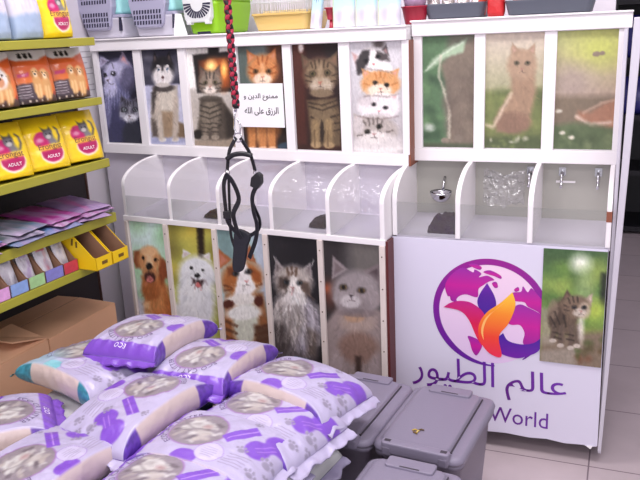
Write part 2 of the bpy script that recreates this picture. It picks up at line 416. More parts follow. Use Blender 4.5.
for a, b in ((-.694, -.489), (-.471, -.249), (-.231, -.006)):
    MB().box(a+.0005, b-.0005, YL2-.002, YL2+.001, Z2+.004, .905).build('clear_front', CLEAR, CR)
MB().box(-.185, -.12, .1935, .1995, .935, .942).build('white_clip', WHITE, CR)
def hook(x, z):
    h = MB().tube([(x, .20, z+.02), (x, .175, z+.02), (x, .165, z+.005), (x, .165, z-.02), (x, .150, z-.028)], .0045, 8).box(x-.012, x+.012, .196, .2, z+.005, z+.035).build('hook', STEEL, CR)
hook(-.165, .955); hook(-.045, .955); hook(-.275, .955)
# things in the bins of the short cabinet
sc = MB(); loops = []
for k in range(9):
    a = R(90*k/8); loops.append([(.034*math.sin(a)*math.cos(t)*1.2, .034*math.sin(a)*math.sin(t)*1.2, -.034*math.cos(a)*1.2+.034) for t in [2*math.pi*i/20 for i in range(20)]])
loops[0] = [(p[0]*.001, p[1]*.001, p[2]) for p in loops[0]]
for k in (7, 6, 5, 4, 3, 2, 1): loops.append([(p[0]*.95, p[1]*.95, .034-(.034-p[2])*.94) for p in loops[k]])
sc.loft(loops)
so = empty('steel_scoop', (-.585, .13, .868)); tag(so, 'round polished steel scoop hanging inside the bin nearest the brown edge', 'scoop')
bo = sc.build('bowl', STEEL, so); MB().tube([(0, .033, .032), (0, .05, .06), (0, .068, .075)], .005).build('handle', STEEL, so)
food('dry_food', 'dark heap of dry food at the bottom of the bin below the steel scoop', (-.60, -.492, -.03, .10, Z2+.002, .055), None)
# crumpled clear film in the middle bin
nu = nv = 36; u, v = np.meshgrid(np.linspace(0, 1, nu), np.linspace(0, 1, nv))
P = np.stack([-.43+u*.145, .16-.05*fbm(u*9, v*9, 3, 4)-.03*np.sin(u*3), .985-.12*v+.03*(fbm(u*8, v*8, 8)-.5)], -1).reshape(-1, 3)
tag(grid_mesh('plastic_wrap', P, nu, nv, None, mat_clear('crumpled film', .14, (.84, .84, .86), .10, .14)), 'crumpled clear plastic wrap hanging in the middle bin above the sign', 'plastic wrap')
for zz, yy in ((.868, -.06),):
    pass

# ------------------------------------------------------------------ printed sign on the short cabinet
SG = empty('sign_board', (0, 0, 0)); tag(SG, 'white printed sign with purple globe and flame petals on the lower cabinet front', 'sign')
YS = YL2-.004
PAPER = mat('sign vinyl', (216, 212, 230), .4, var=.01, vscale=4)
edge = [(-.712, .778), (.004, .776), (.009, .070), (-.02, .062), (-.035, .068), (-.10, .063), (-.16, .069), (-.22, .064), (-.30, .068), (-.40, .062), (-.50, .068), (-.712, .066)]
MB().prism(edge, 1, YS, YL2+.006).build('board', PAPER, SG)
MB().prism([(-.026, .066), (-.012, .057), (-.006, .070)], 1, YS-.004, YS).build('torn_corner', WHITE, SG)
def flatp(name, pts, m, layer, par=SG):
    MB().prism(pts, 1, YS-.0004*layer, YS-.0004*(layer-1)).build(name, m, par)
GX, GZ, GR = -.366, .522, .199
GLOBE = empty('globe_emblem'); GLOBE.parent = SG
def circ(r, n=72, dx=0, dz=0): return [(GX+dx+r*math.cos(2*math.pi*k/n), GZ+dz+r*math.sin(2*math.pi*k/n)) for k in range(n)]
PUR = mat_grad('purple ring print', [(0, (96, 30, 150)), (.5, (120, 22, 148)), (1, (150, 20, 140))])
# ring that thins out and opens at the lower side
ring = MB(); n = 90; lo = []
for k in range(n+1):
    t = k/n; a = R(-86+ (352)*t*-1) if False else R(-84-330*t)
    w = .022*min(1, 1.3*math.sin(math.pi*min(1, max(0.02, t*1.35)))**.6) if t < .37 else .022*min(1, (1-t)*9+.15)
    ro, ri = GR, GR-w
    c, s_ = math.cos(a), math.sin(a)
    lo.append([(GX+ro*c, YS-.0010, GZ+ro*s_), (GX+ri*c, YS-.0010, GZ+ri*s_), (GX+ri*c, YS-.0002, GZ+ri*s_), (GX+ro*c, YS-.0002, GZ+ro*s_)])
ring.loft(lo, smooth=False).build('ring', PUR, GLOBE)
flatp('globe_disc', circ(GR-.012), mat_grad('globe tint print', [(0, (222, 196, 232)), (1, (240, 212, 232))]), 1, GLOBE)
MAG = mat_grad('magenta land print', [(0, (150, 30, 150)), (.5, (196, 24, 150)), (1, (150, 40, 160))])
cont = [
 crom([(-.514,.575),(-.522,.612),(-.501,.652),(-.462,.682),(-.425,.668),(-.419,.679),(-.396,.666),(-.404,.652),(-.376,.660),(-.352,.647),(-.368,.640),(-.388,.625),(-.405,.609),(-.409,.578),(-.446,.585),(-.470,.578),(-.482,.562),(-.474,.551),(-.5,.557),(-.505,.572)], 4, True),
 crom([(-.44,.695),(-.420,.700),(-.396,.690),(-.40,.679),(-.418,.683)], 3, True), crom([(-.39,.672),(-.366,.680),(-.331,.664),(-.330,.652),(-.352,.660),(-.37,.664)], 3, True),
 crom([(-.36,.634),(-.345,.640),(-.339,.622),(-.35,.618)], 3, True),
 crom([(-.44,.43),(-.405,.42),(-.390,.400),(-.398,.375),(-.411,.358),(-.425,.376),(-.433,.405)], 4, True),
 crom([(-.285,.578),(-.290,.605),(-.262,.612),(-.256,.632),(-.240,.612),(-.228,.628),(-.206,.604),(-.192,.588),(-.176,.56),(-.174,.52),(-.205,.545),(-.238,.560),(-.250,.575)], 4, True),
 crom([(-.283,.552),(-.262,.566),(-.234,.556),(-.193,.535),(-.178,.50),(-.182,.45),(-.200,.425),(-.235,.412),(-.251,.428),(-.246,.462),(-.262,.490),(-.290,.488),(-.302,.50)], 4, True),
 crom([(-.285,.618),(-.272,.628),(-.268,.616),(-.28,.610)], 3, True)]
for c in cont: flatp('continent', c, MAG, 3, GLOBE)
flatp('petal', crom([(-.376,.633),(-.352,.592),(-.344,.556),(-.356,.515),(-.384,.51),(-.408,.555),(-.400,.592)], 6, True, (0,)), mat_grad('violet petal print', [(0, (70, 30, 150)), (.6, (84, 26, 150)), (1, (110, 30, 165))]), 4, GLOBE)
flatp('petal', crom([(-.528,.530),(-.500,.550),(-.462,.560),(-.423,.553),(-.385,.520),(-.378,.47),(-.390,.398),(-.410,.43),(-.438,.492),(-.470,.522)], 6, True, (0, 6)), mat_grad('crimson petal print', [(0, (236, 50, 70)), (.5, (214, 26, 80)), (1, (190, 30, 130))]), 5, GLOBE)
flatp('petal', crom([(-.318,.455),(-.300,.428),(-.255,.420),(-.215,.430),(-.188,.455),(-.196,.405),(-.235,.378),(-.272,.366),(-.325,.378),(-.345,.42)], 6, True, (0, 4)), mat_grad('indigo petal print', [(0, (110, 24, 160)), (1, (64, 30, 150))]), 5, GLOBE)
flatp('petal', crom([(-.290,.608),(-.279,.560),(-.300,.494),(-.332,.440),(-.322,.366),(-.365,.374),(-.398,.420),(-.402,.475),(-.376,.525),(-.330,.565)], 6, True, (0,)), mat_grad('flame petal print', [(0, (232, 44, 84)), (.3, (238, 70, 50)), (.65, (246, 140, 40)), (1, (252, 206, 60))]), 6, GLOBE)
flatp('petal_highlight', crom([(-.312,.570),(-.350,.535),(-.382,.500),(-.394,.455),(-.384,.420),(-.386,.46),(-.372,.505),(-.340,.545)], 5, True, (0, 4)), mat('pale flame print', (252, 190, 110), .4), 7, GLOBE)
VIO = mat_grad('purple lettering print', [(0, (96, 24, 130)), (1, (108, 40, 160))], 0)
TX = lambda x, z: Matrix(((1, 0, 0, x), (0, 0, -1, YS), (0, 1, 0, z), (0, 0, 0, 1)))
text_obj('\ufead\ufeee\ufef4\ufec4\ufedf\ufe8d', .1, VIO, SG, 'lettering', (0, .300, 0, .125), TX(-.645, .212), .0008, spacing=.98)
text_obj('\ufee2\ufedf\ufe8e\ufecb', .1, VIO, SG, 'lettering', (0, .206, 0, .122), TX(-.306, .200), .0008, spacing=.98)
text_obj('World', .1, VIO, SG, 'lettering', (0, .205, 0, .060), TX(-.362, .108), .0008)

# ------------------------------------------------------------------ far dark shelving beyond the cabinets
BK = mat('black metal', (20, 18, 26), .5)
sh = empty('dark_shelving', (.0, 3.0, 0)); tag(sh, 'tall black shelving standing far back beyond the short cabinet', 'shelving')
MB().box(-.1, 1.5, .45, .5, 0, 2.0).build('back_panel', BK, sh)
for x in (-.1, 1.46): MB().box(x, x+.04, 0, .45, 0, 2.0).build('side_panel', BK, sh)
for z in (.02, .42, .80, 1.18, 1.56, 1.96): MB().box(-.06, 1.46, 0, .45, z, z+.035).build('shelf', BK, sh)
NV = mat('navy glossy film', (52, 50, 130), .22, var=.5, vscale=30, bump=.3, bscale=30)
rs = random.Random(4)
for zi, z in enumerate((.835, 1.215, 1.595)):
    for k in range(6):
        x = .0+k*.235
        w, h, d = .21, .24+.04*rs.random(), .15
        lp = [[(x+.1+px, .16+py, z+h*t) for px, py in rrect(w*s, d*s2, .02*s2)] for t, s, s2 in ((0, .9, .8), (.12, 1, 1), (.6, 1, .9), (.9, .98, .35), (1, .98, .08))]
        o = MB().loft(lp).build('navy_pack', NV, None, Matrix.Translation((0, 3.0, 0)))
        tag(o, 'dark blue glossy pack standing on the far black shelving', 'pack', 'dark blue packs on the far shelving')
# ------------------------------------------------------------------ animal pictures
NU, NV = 64, 120
def ear(P, a, b, tip, col, inn):
    P.p([a, tip, b], col, 3); c = ((a[0]+b[0]+tip[0])/3, (a[1]+b[1]+tip[1])/3)
    sh_ = lambda p: (c[0]+(p[0]-c[0])*.55, c[1]+(p[1]-c[1])*.55+2)
    P.p([sh_(a), sh_(tip), sh_(b)], inn, 3, .8)
def eyes(P, pts, r, iris, pup=(14, 12, 12), squash=.85):
    for (x, y) in pts:
        P.e(x, y, r*1.0, r*.95*squash, (48, 40, 38), soft=.4, a=.8); P.e(x, y, r*.72, r*.68*squash, tuple(c*.8 for c in iris), soft=.35); P.e(x, y, r*.42, r*.5, pup, soft=.4)
def whisk(P, cx, cy, L, col=(240, 236, 232)):
    for s in (-1, 1):
        for k in (-1, 0, 1): P.l([(cx+s*6, cy+k*3), (cx+s*L, cy+k*7-2)], 1.2, col, 1.2, .35)
def nose(P, x, y, w, col, mouth=(70, 50, 50)):
    P.p([(x-w, y-w*.6), (x+w, y-w*.6), (x, y+w*.7)], col, 2); P.l([(x, y+w*.5), (x, y+w*1.6)], 1.6, mouth, 1.4, .8)
    P.l([(x-w*1.7, y+w*2.1), (x, y+w*1.6), (x+w*1.7, y+w*2.1)], 1.8, mouth, 1.6, .6)

def pic_greykittens():
    P = Pic(NU, NV, ((38, 30), (190, 22), (92, 435), (236, 435)), (30, 30, 50)); P.wob = 8
    P.grad(20, (40, 38, 60), 430, (26, 26, 48)); P.blot(10, (40, 30, 230, 430), 26, [(22, 20, 36), (52, 50, 78)], 3, a=.6)
    P.p([(38, 40), (70, 60), (70, 90), (45, 110)], (140, 138, 160), 8); ear(P, (120, 75), (186, 100), (142, 22), (130, 118, 138), (206, 138, 128)); ear(P, (48, 96), (86, 66), (46, 50), (160, 156, 180), (120, 108, 130))
    P.e(126, 130, 66, 66, (142, 140, 168)); P.e(108, 104, 40, 30, (176, 174, 196), a=.7); P.e(120, 250, 56, 90, (104, 104, 140), a=.95); P.e(115, 360, 50, 100, (66, 66, 100), a=.9); P.e(92, 190, 30, 40, (178, 176, 200), a=.85); P.e(84, 300, 16, 70, (130, 130, 164), a=.6)
    P.e(168, 150, 34, 60, (76, 72, 98), a=.7)
    for k in range(20): P.l([(60+k*6, 190+(k%4)*6), (64+k*6, 250+(k%5)*12)], 3, [(176, 176, 200), (70, 70, 100)][k%2], 2.5, .45)
    P.e(70, 132, 8, 11, (22, 20, 30)); P.e(106, 123, 16, 11, (92, 90, 112), a=.7); P.e(105, 124, 10, 9, (20, 18, 26)); P.e(102, 121, 2.5, 2.5, (190, 190, 200)); P.e(88, 148, 20, 14, (186, 184, 202), a=.7); P.p([(74, 152), (90, 148), (82, 164)], (78, 62, 78), 2); P.l([(82, 164), (96, 172), (108, 168)], 2, (70, 66, 86)); P.l([(106, 100), (98, 80)], 3, (60, 58, 76), 2, .7)
    ear(P, (134, 254), (164, 240), (138, 214), (84, 82, 94), (46, 42, 52)); ear(P, (186, 240), (212, 262), (208, 220), (84, 82, 94), (46, 42, 52))
    P.e(176, 288, 46, 50, (98, 96, 108)); P.e(178, 322, 28, 20, (200, 200, 206), a=.9); P.e(146, 300, 13, 20, (176, 176, 186), a=.7); P.e(206, 300, 10, 18, (176, 176, 186), a=.6); P.e(188, 392, 42, 58, (52, 54, 66), a=.9)
    for x in (156, 166, 178, 190): P.l([(x, 244), (x+1, 266)], 4, (36, 36, 46), 2, .8)
    P.l([(177, 262), (174, 308)], 8, (160, 160, 168), 4, .7); P.e(152, 284, 13, 12, (30, 30, 36)); P.e(152, 284, 8, 8, (130, 138, 142)); P.e(152, 284, 4, 5, (14, 14, 18)); P.e(198, 282, 12, 12, (30, 30, 36)); P.e(198, 282, 8, 8, (130, 138, 142)); P.e(198, 282, 4, 5, (14, 14, 18)); nose(P, 176, 314, 6, (90, 70, 76))
    P.fur(120, 200, 60, 120, 160, 18, 2); P.fur(176, 300, 40, 60, 70, 12, 3); P.noise(.25, 4, 8, 4); P.C = P.C*1.22+6; return P
def pic_husky():
    P = Pic(NU, NV, ((228, 25), (388, 20), (272, 438), (430, 447)), (206, 206, 228)); P.wob = 4; P.k = 1.08; P.c = (322, 270)
    P.p([(200, 0), (450, 0), (450, 176), (200, 186)], (74, 72, 92), 5); P.blot(14, (220, 20, 410, 170), 20, [(58, 56, 76), (96, 94, 112), (130, 128, 142)], 2)
    P.blot(10, (250, 200, 430, 430), 26, [(222, 222, 240), (190, 192, 218)], 5); P.e(345, 412, 80, 16, (168, 172, 204), a=.7)
    P.p([(372, 330), (420, 350), (415, 402), (370, 400)], (146, 122, 96), 6)
    P.p([(284, 190), (380, 185), (388, 380), (352, 400), (300, 400), (276, 370), (274, 260)], (196, 184, 172), 5); P.p([(276, 215), (298, 190), (296, 260), (282, 300)], (90, 82, 80), 6)
    P.p([(300, 196), (372, 192), (372, 270), (340, 330), (305, 280)], (222, 212, 198), 8); P.p([(316, 290), (366, 290), (362, 398), (326, 398)], (176, 148, 116), 8, .8)
    P.p([(276, 320), (300, 330), (312, 398), (280, 396)], (120, 108, 100), 6); P.e(325, 195, 44, 16, (70, 62, 62), a=.8)
    for x in (322, 374): P.e(x, 410, 15, 9, (226, 220, 214))
    P.l([(300, 250), (316, 400)], 20, (214, 202, 188), 6); P.l([(372, 240), (374, 405)], 18, (206, 192, 178), 6)
    ear(P, (280, 100), (306, 88), (287, 48), (52, 48, 52), (180, 150, 140)); ear(P, (330, 86), (362, 100), (346, 46), (52, 48, 52), (180, 150, 140))
    P.e(321, 118, 44, 50, (46, 42, 48)); P.e(322, 148, 42, 42, (236, 230, 228)); P.e(304, 108, 8, 5, (226, 220, 218), rot=20); P.e(339, 107, 8, 5, (226, 220, 218), rot=-20)
    P.l([(321, 80), (321, 122)], 8, (60, 56, 60), 4); P.e(305, 121, 5, 4, (120, 150, 180)); P.e(339, 119, 5, 4, (120, 150, 180)); P.e(305, 121, 2, 2, (20, 20, 26)); P.e(339, 119, 2, 2, (20, 20, 26)); P.e(322, 152, 6, 6, (96, 50, 52)); P.l([(322, 158), (322, 166)], 2, (120, 90, 90), 2, .6)
    P.e(321, 182, 30, 9, (214, 206, 200)); P.fur(330, 290, 46, 100, 160, 18, 2); P.fur(322, 140, 34, 40, 50, 10, 3); P.noise(.22, 6, 12, 9); return P
def stripes(P, L, w, col, a=.8):
    for s in L: P.l(s, w, col, 2.5, a)
def pic_tabbyfire():
    P = Pic(NU, NV, ((5, 32), (176, 28), (42, 430), (205, 440)), (196, 192, 186)); P.wob = 3; P.k = 1.1; P.c = (104, 260)
    P.grad(30, (206, 202, 198), 420, (150, 140, 130)); P.p([(0, 60), (45, 60), (52, 200), (20, 200)], (220, 216, 212), 6)
    P.p([(92, 25), (132, 25), (132, 75), (94, 75)], (46, 42, 44), 4); P.p([(38, 76), (176, 64), (186, 212), (55, 216)], (44, 38, 38), 4); P.p([(58, 96), (166, 86), (172, 196), (64, 200)], (96, 50, 28), 5)
    P.e(112, 120, 28, 26, (216, 126, 60), soft=.8); P.e(150, 150, 18, 44, (206, 110, 44), soft=.8); P.e(104, 118, 16, 18, (255, 226, 150), soft=.8); P.e(150, 130, 9, 24, (250, 200, 110), soft=.8)
    P.p([(0, 290), (60, 270), (60, 440), (0, 440)], (176, 168, 160), 8); P.p([(40, 395), (210, 380), (210, 450), (40, 450)], (150, 136, 120), 8)
    P.p([(64, 240), (142, 236), (176, 300), (190, 385), (128, 396), (52, 388), (64, 300)], (92, 82, 72), 6); P.p([(150, 260), (186, 310), (190, 380), (160, 392)], (62, 54, 48), 8)
    P.e(102, 300, 34, 58, (142, 130, 114), a=.8)
    stripes(P, [[(68, 262+k*20), (100, 274+k*20), (140, 258+k*20)] for k in range(5)], 6, (52, 46, 40)); P.e(58, 372, 18, 18, (46, 40, 36)); 
    for x in (82, 118): P.l([(x, 320), (x+2, 385)], 20, (130, 118, 104), 5); P.e(x+2, 385, 14, 9, (150, 138, 124))
    stripes(P, [[(72, 330+k*16), (94, 333+k*16)] for k in range(3)]+[[(108, 330+k*16), (130, 333+k*16)] for k in range(3)], 4, (56, 48, 42))
    ear(P, (62, 158), (92, 138), (64, 116), (96, 84, 74), (130, 100, 90)); ear(P, (112, 138), (138, 158), (134, 114), (96, 84, 74), (130, 100, 90))
    P.e(101, 178, 42, 44, (140, 126, 112)); P.e(101, 204, 22, 16, (206, 196, 186)); P.p([(94, 150), (108, 150), (112, 190), (92, 190)], (168, 150, 134), 5)
    stripes(P, [[(86, 142), (90, 164)], [(100, 138), (100, 162)], [(115, 142), (112, 164)], [(62, 180), (80, 186)], [(64, 196), (84, 200)], [(120, 186), (140, 180)], [(120, 200), (138, 198)]], 4, (50, 44, 40))
    eyes(P, [(84, 178), (118, 177)], 8, (170, 160, 90)); nose(P, 101, 194, 5, (170, 110, 100)); P.e(101, 238, 38, 12, (70, 62, 54), a=.7); whisk(P, 101, 204, 40); P.fur(110, 310, 50, 80, 130, 14, 2); P.fur(101, 180, 36, 40, 60, 10, 3); P.noise(.3, 5, 9, 3); P.C = P.C*1.12+6; return P
def pic_orange():
    P = Pic(NU, NV, ((205, 28), (383, 25), (232, 435), (402, 442)), (126, 140, 138)); P.wob = 4; P.k = 1.05; P.c = (303, 130)
    P.p([(180, 0), (250, 0), (250, 460), (180, 460)], (104, 118, 112), 14); P.p([(320, 0), (420, 0), (420, 240), (330, 200)], (108, 66, 44), 14); P.p([(370, 0), (420, 0), (420, 200), (380, 200)], (70, 44, 34), 8)
    P.p([(180, 330), (420, 330), (420, 460), (180, 460)], (58, 40, 30), 6); P.e(395, 420, 40, 20, (70, 92, 110))
    P.e(305, 300, 70, 110, (206, 140, 80)); P.e(305, 300, 40, 100, (236, 190, 140), a=.7)
    for x in (262, 302, 336): P.l([(x, 330), (x+2, 428)], 30, (216, 150, 90), 6); P.e(x+2, 428, 18, 11, (236, 196, 160)); P.l([(x+16, 345), (x+17, 430)], 4, (120, 70, 40), 4, .7)
    ear(P, (248, 100), (282, 70), (244, 44), (206, 132, 76), (220, 160, 130)); ear(P, (318, 70), (354, 98), (352, 40), (206, 132, 76), (220, 160, 130))
    P.e(303, 122, 56, 58, (222, 152, 92)); P.e(303, 156, 34, 24, (244, 222, 200)); stripes(P, [[(284, 72), (290, 100)], [(303, 68), (303, 98)], [(322, 72), (316, 100)], [(252, 110), (270, 118)], [(252, 130), (274, 136)], [(336, 116), (354, 108)], [(334, 136), (356, 130)]], 6, (176, 96, 44))
    P.l([(303, 100), (303, 140)], 14, (242, 196, 150), 6, .7); eyes(P, [(278, 126), (326, 126)], 10, (200, 140, 60)); nose(P, 303, 150, 7, (206, 120, 104)); P.fur(303, 120, 48, 50, 90, 12, 3); P.fur(303, 360, 50, 70, 60, 14, 4); P.noise(.22, 6, 8, 3); return P
def pic_tabbysit():
    P = Pic(NU, NV, ((20, 35), (195, 30), (35, 430), (203, 432)), (58, 36, 32)); P.wob = 4; P.k = 1.05; P.c = (126, 230)
    P.grad(30, (66, 34, 30), 430, (46, 28, 24)); P.p([(0, 30), (70, 30), (80, 430), (0, 430)], (112, 56, 42), 12, .8); P.p([(120, 30), (205, 30), (205, 250), (170, 120)], (46, 36, 36), 12)
    P.e(57, 54, 10, 17, (240, 232, 226), soft=.4); P.p([(0, 405), (220, 395), (220, 450), (0, 450)], (74, 36, 26), 6)
    P.p([(76, 240), (180, 230), (196, 300), (192, 405), (90, 412), (84, 340)], (126, 106, 80), 6); P.e(132, 290, 40, 50, (150, 130, 100), a=.7)
    stripes(P, [[(84, 262), (130, 276), (186, 254)], [(82, 248), (130, 258), (184, 238)], [(90, 300), (110, 312)], [(160, 300), (190, 290)], [(160, 326), (192, 318)], [(164, 350), (194, 344)]], 6, (66, 50, 38))
    for x in (106, 152): P.l([(x, 320), (x, 400)], 28, (166, 142, 104), 6); P.e(x, 402, 19, 12, (186, 160, 120)); P.l([(x-4, 350), (x-4, 408)], 3, (90, 66, 44), 3, .7)
    P.e(128, 352, 7, 40, (50, 36, 28), a=.8)
    ear(P, (64, 130), (98, 100), (56, 74), (110, 92, 72), (140, 104, 84)); ear(P, (148, 98), (186, 124), (186, 66), (124, 104, 82), (160, 124, 100))
    P.e(126, 150, 60, 60, (152, 130, 102)); P.e(128, 186, 40, 30, (196, 180, 158)); P.e(128, 214, 42, 16, (150, 130, 104))
    stripes(P, [[(106, 100), (110, 126)], [(122, 96), (122, 122)], [(140, 98), (136, 124)], [(72, 150), (90, 158)], [(72, 170), (94, 174)], [(166, 152), (184, 146)], [(164, 172), (186, 168)], [(94, 108), (98, 124)], [(154, 108), (150, 122)]], 5, (70, 54, 42))
    P.l([(124, 118), (126, 172)], 16, (186, 164, 134), 6, .8); eyes(P, [(98, 146), (150, 142)], 11, (190, 176, 100), squash=1); nose(P, 124, 178, 8, (190, 124, 106)); whisk(P, 126, 190, 50); P.fur(126, 160, 52, 60, 110, 12, 3); P.fur(140, 310, 46, 90, 130, 16, 4); P.noise(.28, 5, 9, 2); return P
def kit(P, cx, cy, rx, ry, base, ey, irises=(90, 70, 50), nc=(214, 140, 140), er=(True, True)):
    for s, ok in zip((-1, 1), er):
        if ok: ear(P, (cx+s*rx*.85, cy-ry*.35), (cx+s*rx*.35, cy-ry*.85), (cx+s*rx*.95, cy-ry*1.15), base, (232, 180, 180))
    P.e(cx, cy, rx, ry, base, soft=.12)
def pic_kittenstack():
    P = Pic(NU, NV, ((235, 28), (435, 22), (238, 435), (432, 442)), (216, 214, 218)); P.wob = 7; P.k = 1.04; P.c = (335, 240)
    P.grad(20, (224, 222, 226), 430, (196, 190, 192)); P.e(345, 40, 20, 22, (120, 110, 108), soft=.5)
    P.p([(244, 70), (278, 84), (262, 130)], (206, 170, 166), 4); kit(P, 322, 104, 62, 54, (238, 234, 234), None, er=(False, False)); ear(P, (356, 62), (384, 84), (372, 44), (112, 104, 104), (200, 160, 160))
    P.p([(262, 150), (258, 104), (284, 64), (312, 62), (318, 96), (296, 118), (280, 146)], (82, 76, 78), 5); P.p([(334, 62), (376, 76), (384, 100), (352, 98), (332, 88)], (104, 96, 96), 5); P.p([(312, 62), (334, 60), (336, 96), (350, 118), (322, 128), (304, 116)], (244, 240, 238), 4)
    eyes(P, [(341, 86)], 10, (90, 104, 110)); eyes(P, [(297, 100)], 9, (70, 84, 96)); P.e(326, 112, 6, 5, (224, 150, 150)); P.e(372, 130, 22, 20, (246, 240, 238))
    kit(P, 348, 182, 72, 48, (232, 176, 118), None); P.e(344, 205, 46, 24, (246, 226, 206)); stripes(P, [[(330, 144), (334, 160)], [(348, 140), (348, 158)], [(366, 144), (362, 160)], [(286, 180), (304, 184)], [(392, 184), (410, 178)]], 6, (208, 132, 66), .7)
    eyes(P, [(329, 176), (371, 185)], 9, (60, 44, 34)); nose(P, 348, 200, 6, (220, 130, 120)); P.e(352, 226, 50, 12, (244, 236, 230))
    kit(P, 340, 264, 78, 46, (240, 234, 234), None, er=(False, True)); P.e(290, 240, 30, 20, (206, 196, 198), a=.6); eyes(P, [(322, 254), (364, 267)], 9, (110, 110, 130)); nose(P, 340, 280, 6, (226, 150, 150))
    P.e(335, 300, 60, 14, (222, 214, 214), a=.8)
    kit(P, 324, 352, 84, 56, (196, 186, 180), None, er=(True, False)); P.e(262, 330, 20, 34, (214, 206, 204)); P.e(330, 404, 96, 44, (224, 218, 216)); P.e(318, 374, 46, 24, (232, 226, 222))
    stripes(P, [[(300, 306), (304, 330)], [(318, 302), (318, 328)], [(336, 304), (332, 328)], [(282, 316), (290, 332)], [(352, 312), (346, 330)], [(258, 370), (276, 366)], [(366, 356), (388, 350)]], 6, (104, 94, 90), .7)
    eyes(P, [(296, 354), (340, 335)], 11, (90, 86, 60)); nose(P, 321, 364, 7, (190, 130, 126)); P.l([(240, 420), (300, 425), (420, 415)], 14, (236, 232, 230), 8, .7); 
    for p in ([(270, 144), (300, 128), (340, 132), (390, 140)], [(286, 226), (320, 222), (372, 228), (412, 216)], [(262, 296), (300, 306), (350, 308), (410, 298)]): P.l(p, 4, (120, 100, 96), 4, .55)
    P.fur(335, 180, 70, 60, 110, 12, 3); P.fur(330, 320, 80, 90, 130, 14, 4); P.noise(.2, 4, 8, 6); return P
def pic_catleaf():
    P = Pic(NU, NV, ((28, 25), (185, 18), (32, 362), (188, 358)), (112, 116, 96)); P.wob = 5
    P.p([(0, 0), (110, 0), (90, 130), (100, 380), (0, 380)], (84, 132, 84), 12); P.blot(14, (30, 150, 90, 350), 18, [(60, 104, 62), (110, 160, 100), (44, 84, 52)], 3)
    P.p([(84, 110), (130, 60), (200, 20), (200, 380), (110, 380), (112, 200)], (132, 116, 98), 8); P.e(160, 220, 60, 120, (118, 102, 88), a=.8)
    P.p([(34, 130), (60, 90), (110, 55), (160, 30), (150, 70), (100, 86), (56, 118)], (176, 208, 170), 5); P.l([(40, 124), (90, 76), (150, 40)], 3, (226, 240, 220), 3)
    P.l([(84, 80), (78, 140), (96, 190), (112, 250), (112, 330)], 7, (226, 218, 196), 4, .8); P.e(100, 340, 12, 10, (150, 136, 118)); P.e(140, 330, 14, 12, (134, 120, 104)); P.p([(30, 350), (200, 345), (200, 380), (30, 380)], (70, 84, 56), 6); P.e(50, 300, 16, 12, (200, 214, 200), soft=.6)
    P.blot(10, (100, 60, 190, 340), 14, [(146, 130, 110), (104, 90, 78)], 6, a=.5); P.fur(150, 200, 46, 130, 130, 18, 3); P.noise(.3, 8, 10, 3); return P
def pic_catmeadow():
    P = Pic(NU, NV, ((228, 18), (392, 12), (220, 362), (392, 367)), (206, 196, 176)); P.wob = 5
    P.grad(20, (226, 210, 192), 200, (176, 176, 130)); P.p([(200, 190), (420, 180), (420, 380), (200, 380)], (118, 134, 66), 12); P.blot(20, (220, 200, 400, 360), 18, [(96, 120, 52), (150, 160, 80), (80, 92, 48)], 3, a=.6)
    P.p([(300, 60), (360, 70), (372, 190), (350, 300), (258, 312), (262, 250), (300, 190)], (176, 140, 108), 8); P.e(305, 285, 54, 34, (150, 112, 88)); P.l([(226, 290), (246, 298), (262, 270), (300, 196)], 9, (236, 214, 186), 5, .8); P.e(330, 110, 42, 44, (190, 156, 124))
    ear(P, (300, 80), (322, 66), (302, 44), (180, 146, 114), (214, 170, 150)); ear(P, (344, 66), (366, 80), (366, 44), (180, 146, 114), (214, 170, 150)); eyes(P, [(316, 104), (346, 104)], 8, (150, 140, 70)); nose(P, 331, 122, 5, (190, 120, 110))
    P.p([(220, 335), (400, 325), (400, 380), (220, 380)], (78, 96, 50), 8); P.blot(12, (225, 330, 395, 362), 6, [(120, 140, 70), (226, 222, 200)], 8, a=.7); P.fur(320, 200, 50, 110, 120, 16, 3); P.noise(.3, 8, 10, 3); return P
def pic_catlying():
    P = Pic(NU, NV, ((440, 10), (605, 8), (430, 362), (612, 362)), (216, 206, 170)); P.wob = 5
    P.grad(10, (196, 204, 120), 200, (196, 170, 150)); P.e(560, 60, 70, 50, (206, 214, 96), soft=.7); P.e(480, 160, 60, 50, (178, 158, 148), soft=.6, a=.8); P.e(548, 78, 10, 8, (150, 130, 110)); P.e(564, 76, 8, 7, (150, 130, 110))
    P.p([(420, 200), (640, 200), (640, 380), (420, 380)], (134, 116, 92), 12); P.p([(540, 250), (580, 222), (640, 200), (640, 300), (570, 290), (500, 270), (505, 246)], (182, 124, 92), 8); P.l([(500, 262), (540, 286), (600, 280)], 10, (240, 216, 196), 5, .8); P.l([(520, 250), (570, 222), (620, 210)], 6, (226, 186, 160), 4, .7)
    P.p([(420, 290), (500, 280), (620, 300), (640, 380), (420, 380)], (88, 112, 66), 10); P.blot(18, (430, 300, 610, 360), 12, [(66, 92, 50), (120, 140, 90), (96, 110, 70)], 5, a=.7)
    for x, y in ((458, 312), (486, 326), (446, 246)): P.e(x, y, 9, 6, (232, 226, 206), soft=.5)
    P.noise(.28, 8, 10, 3); return P

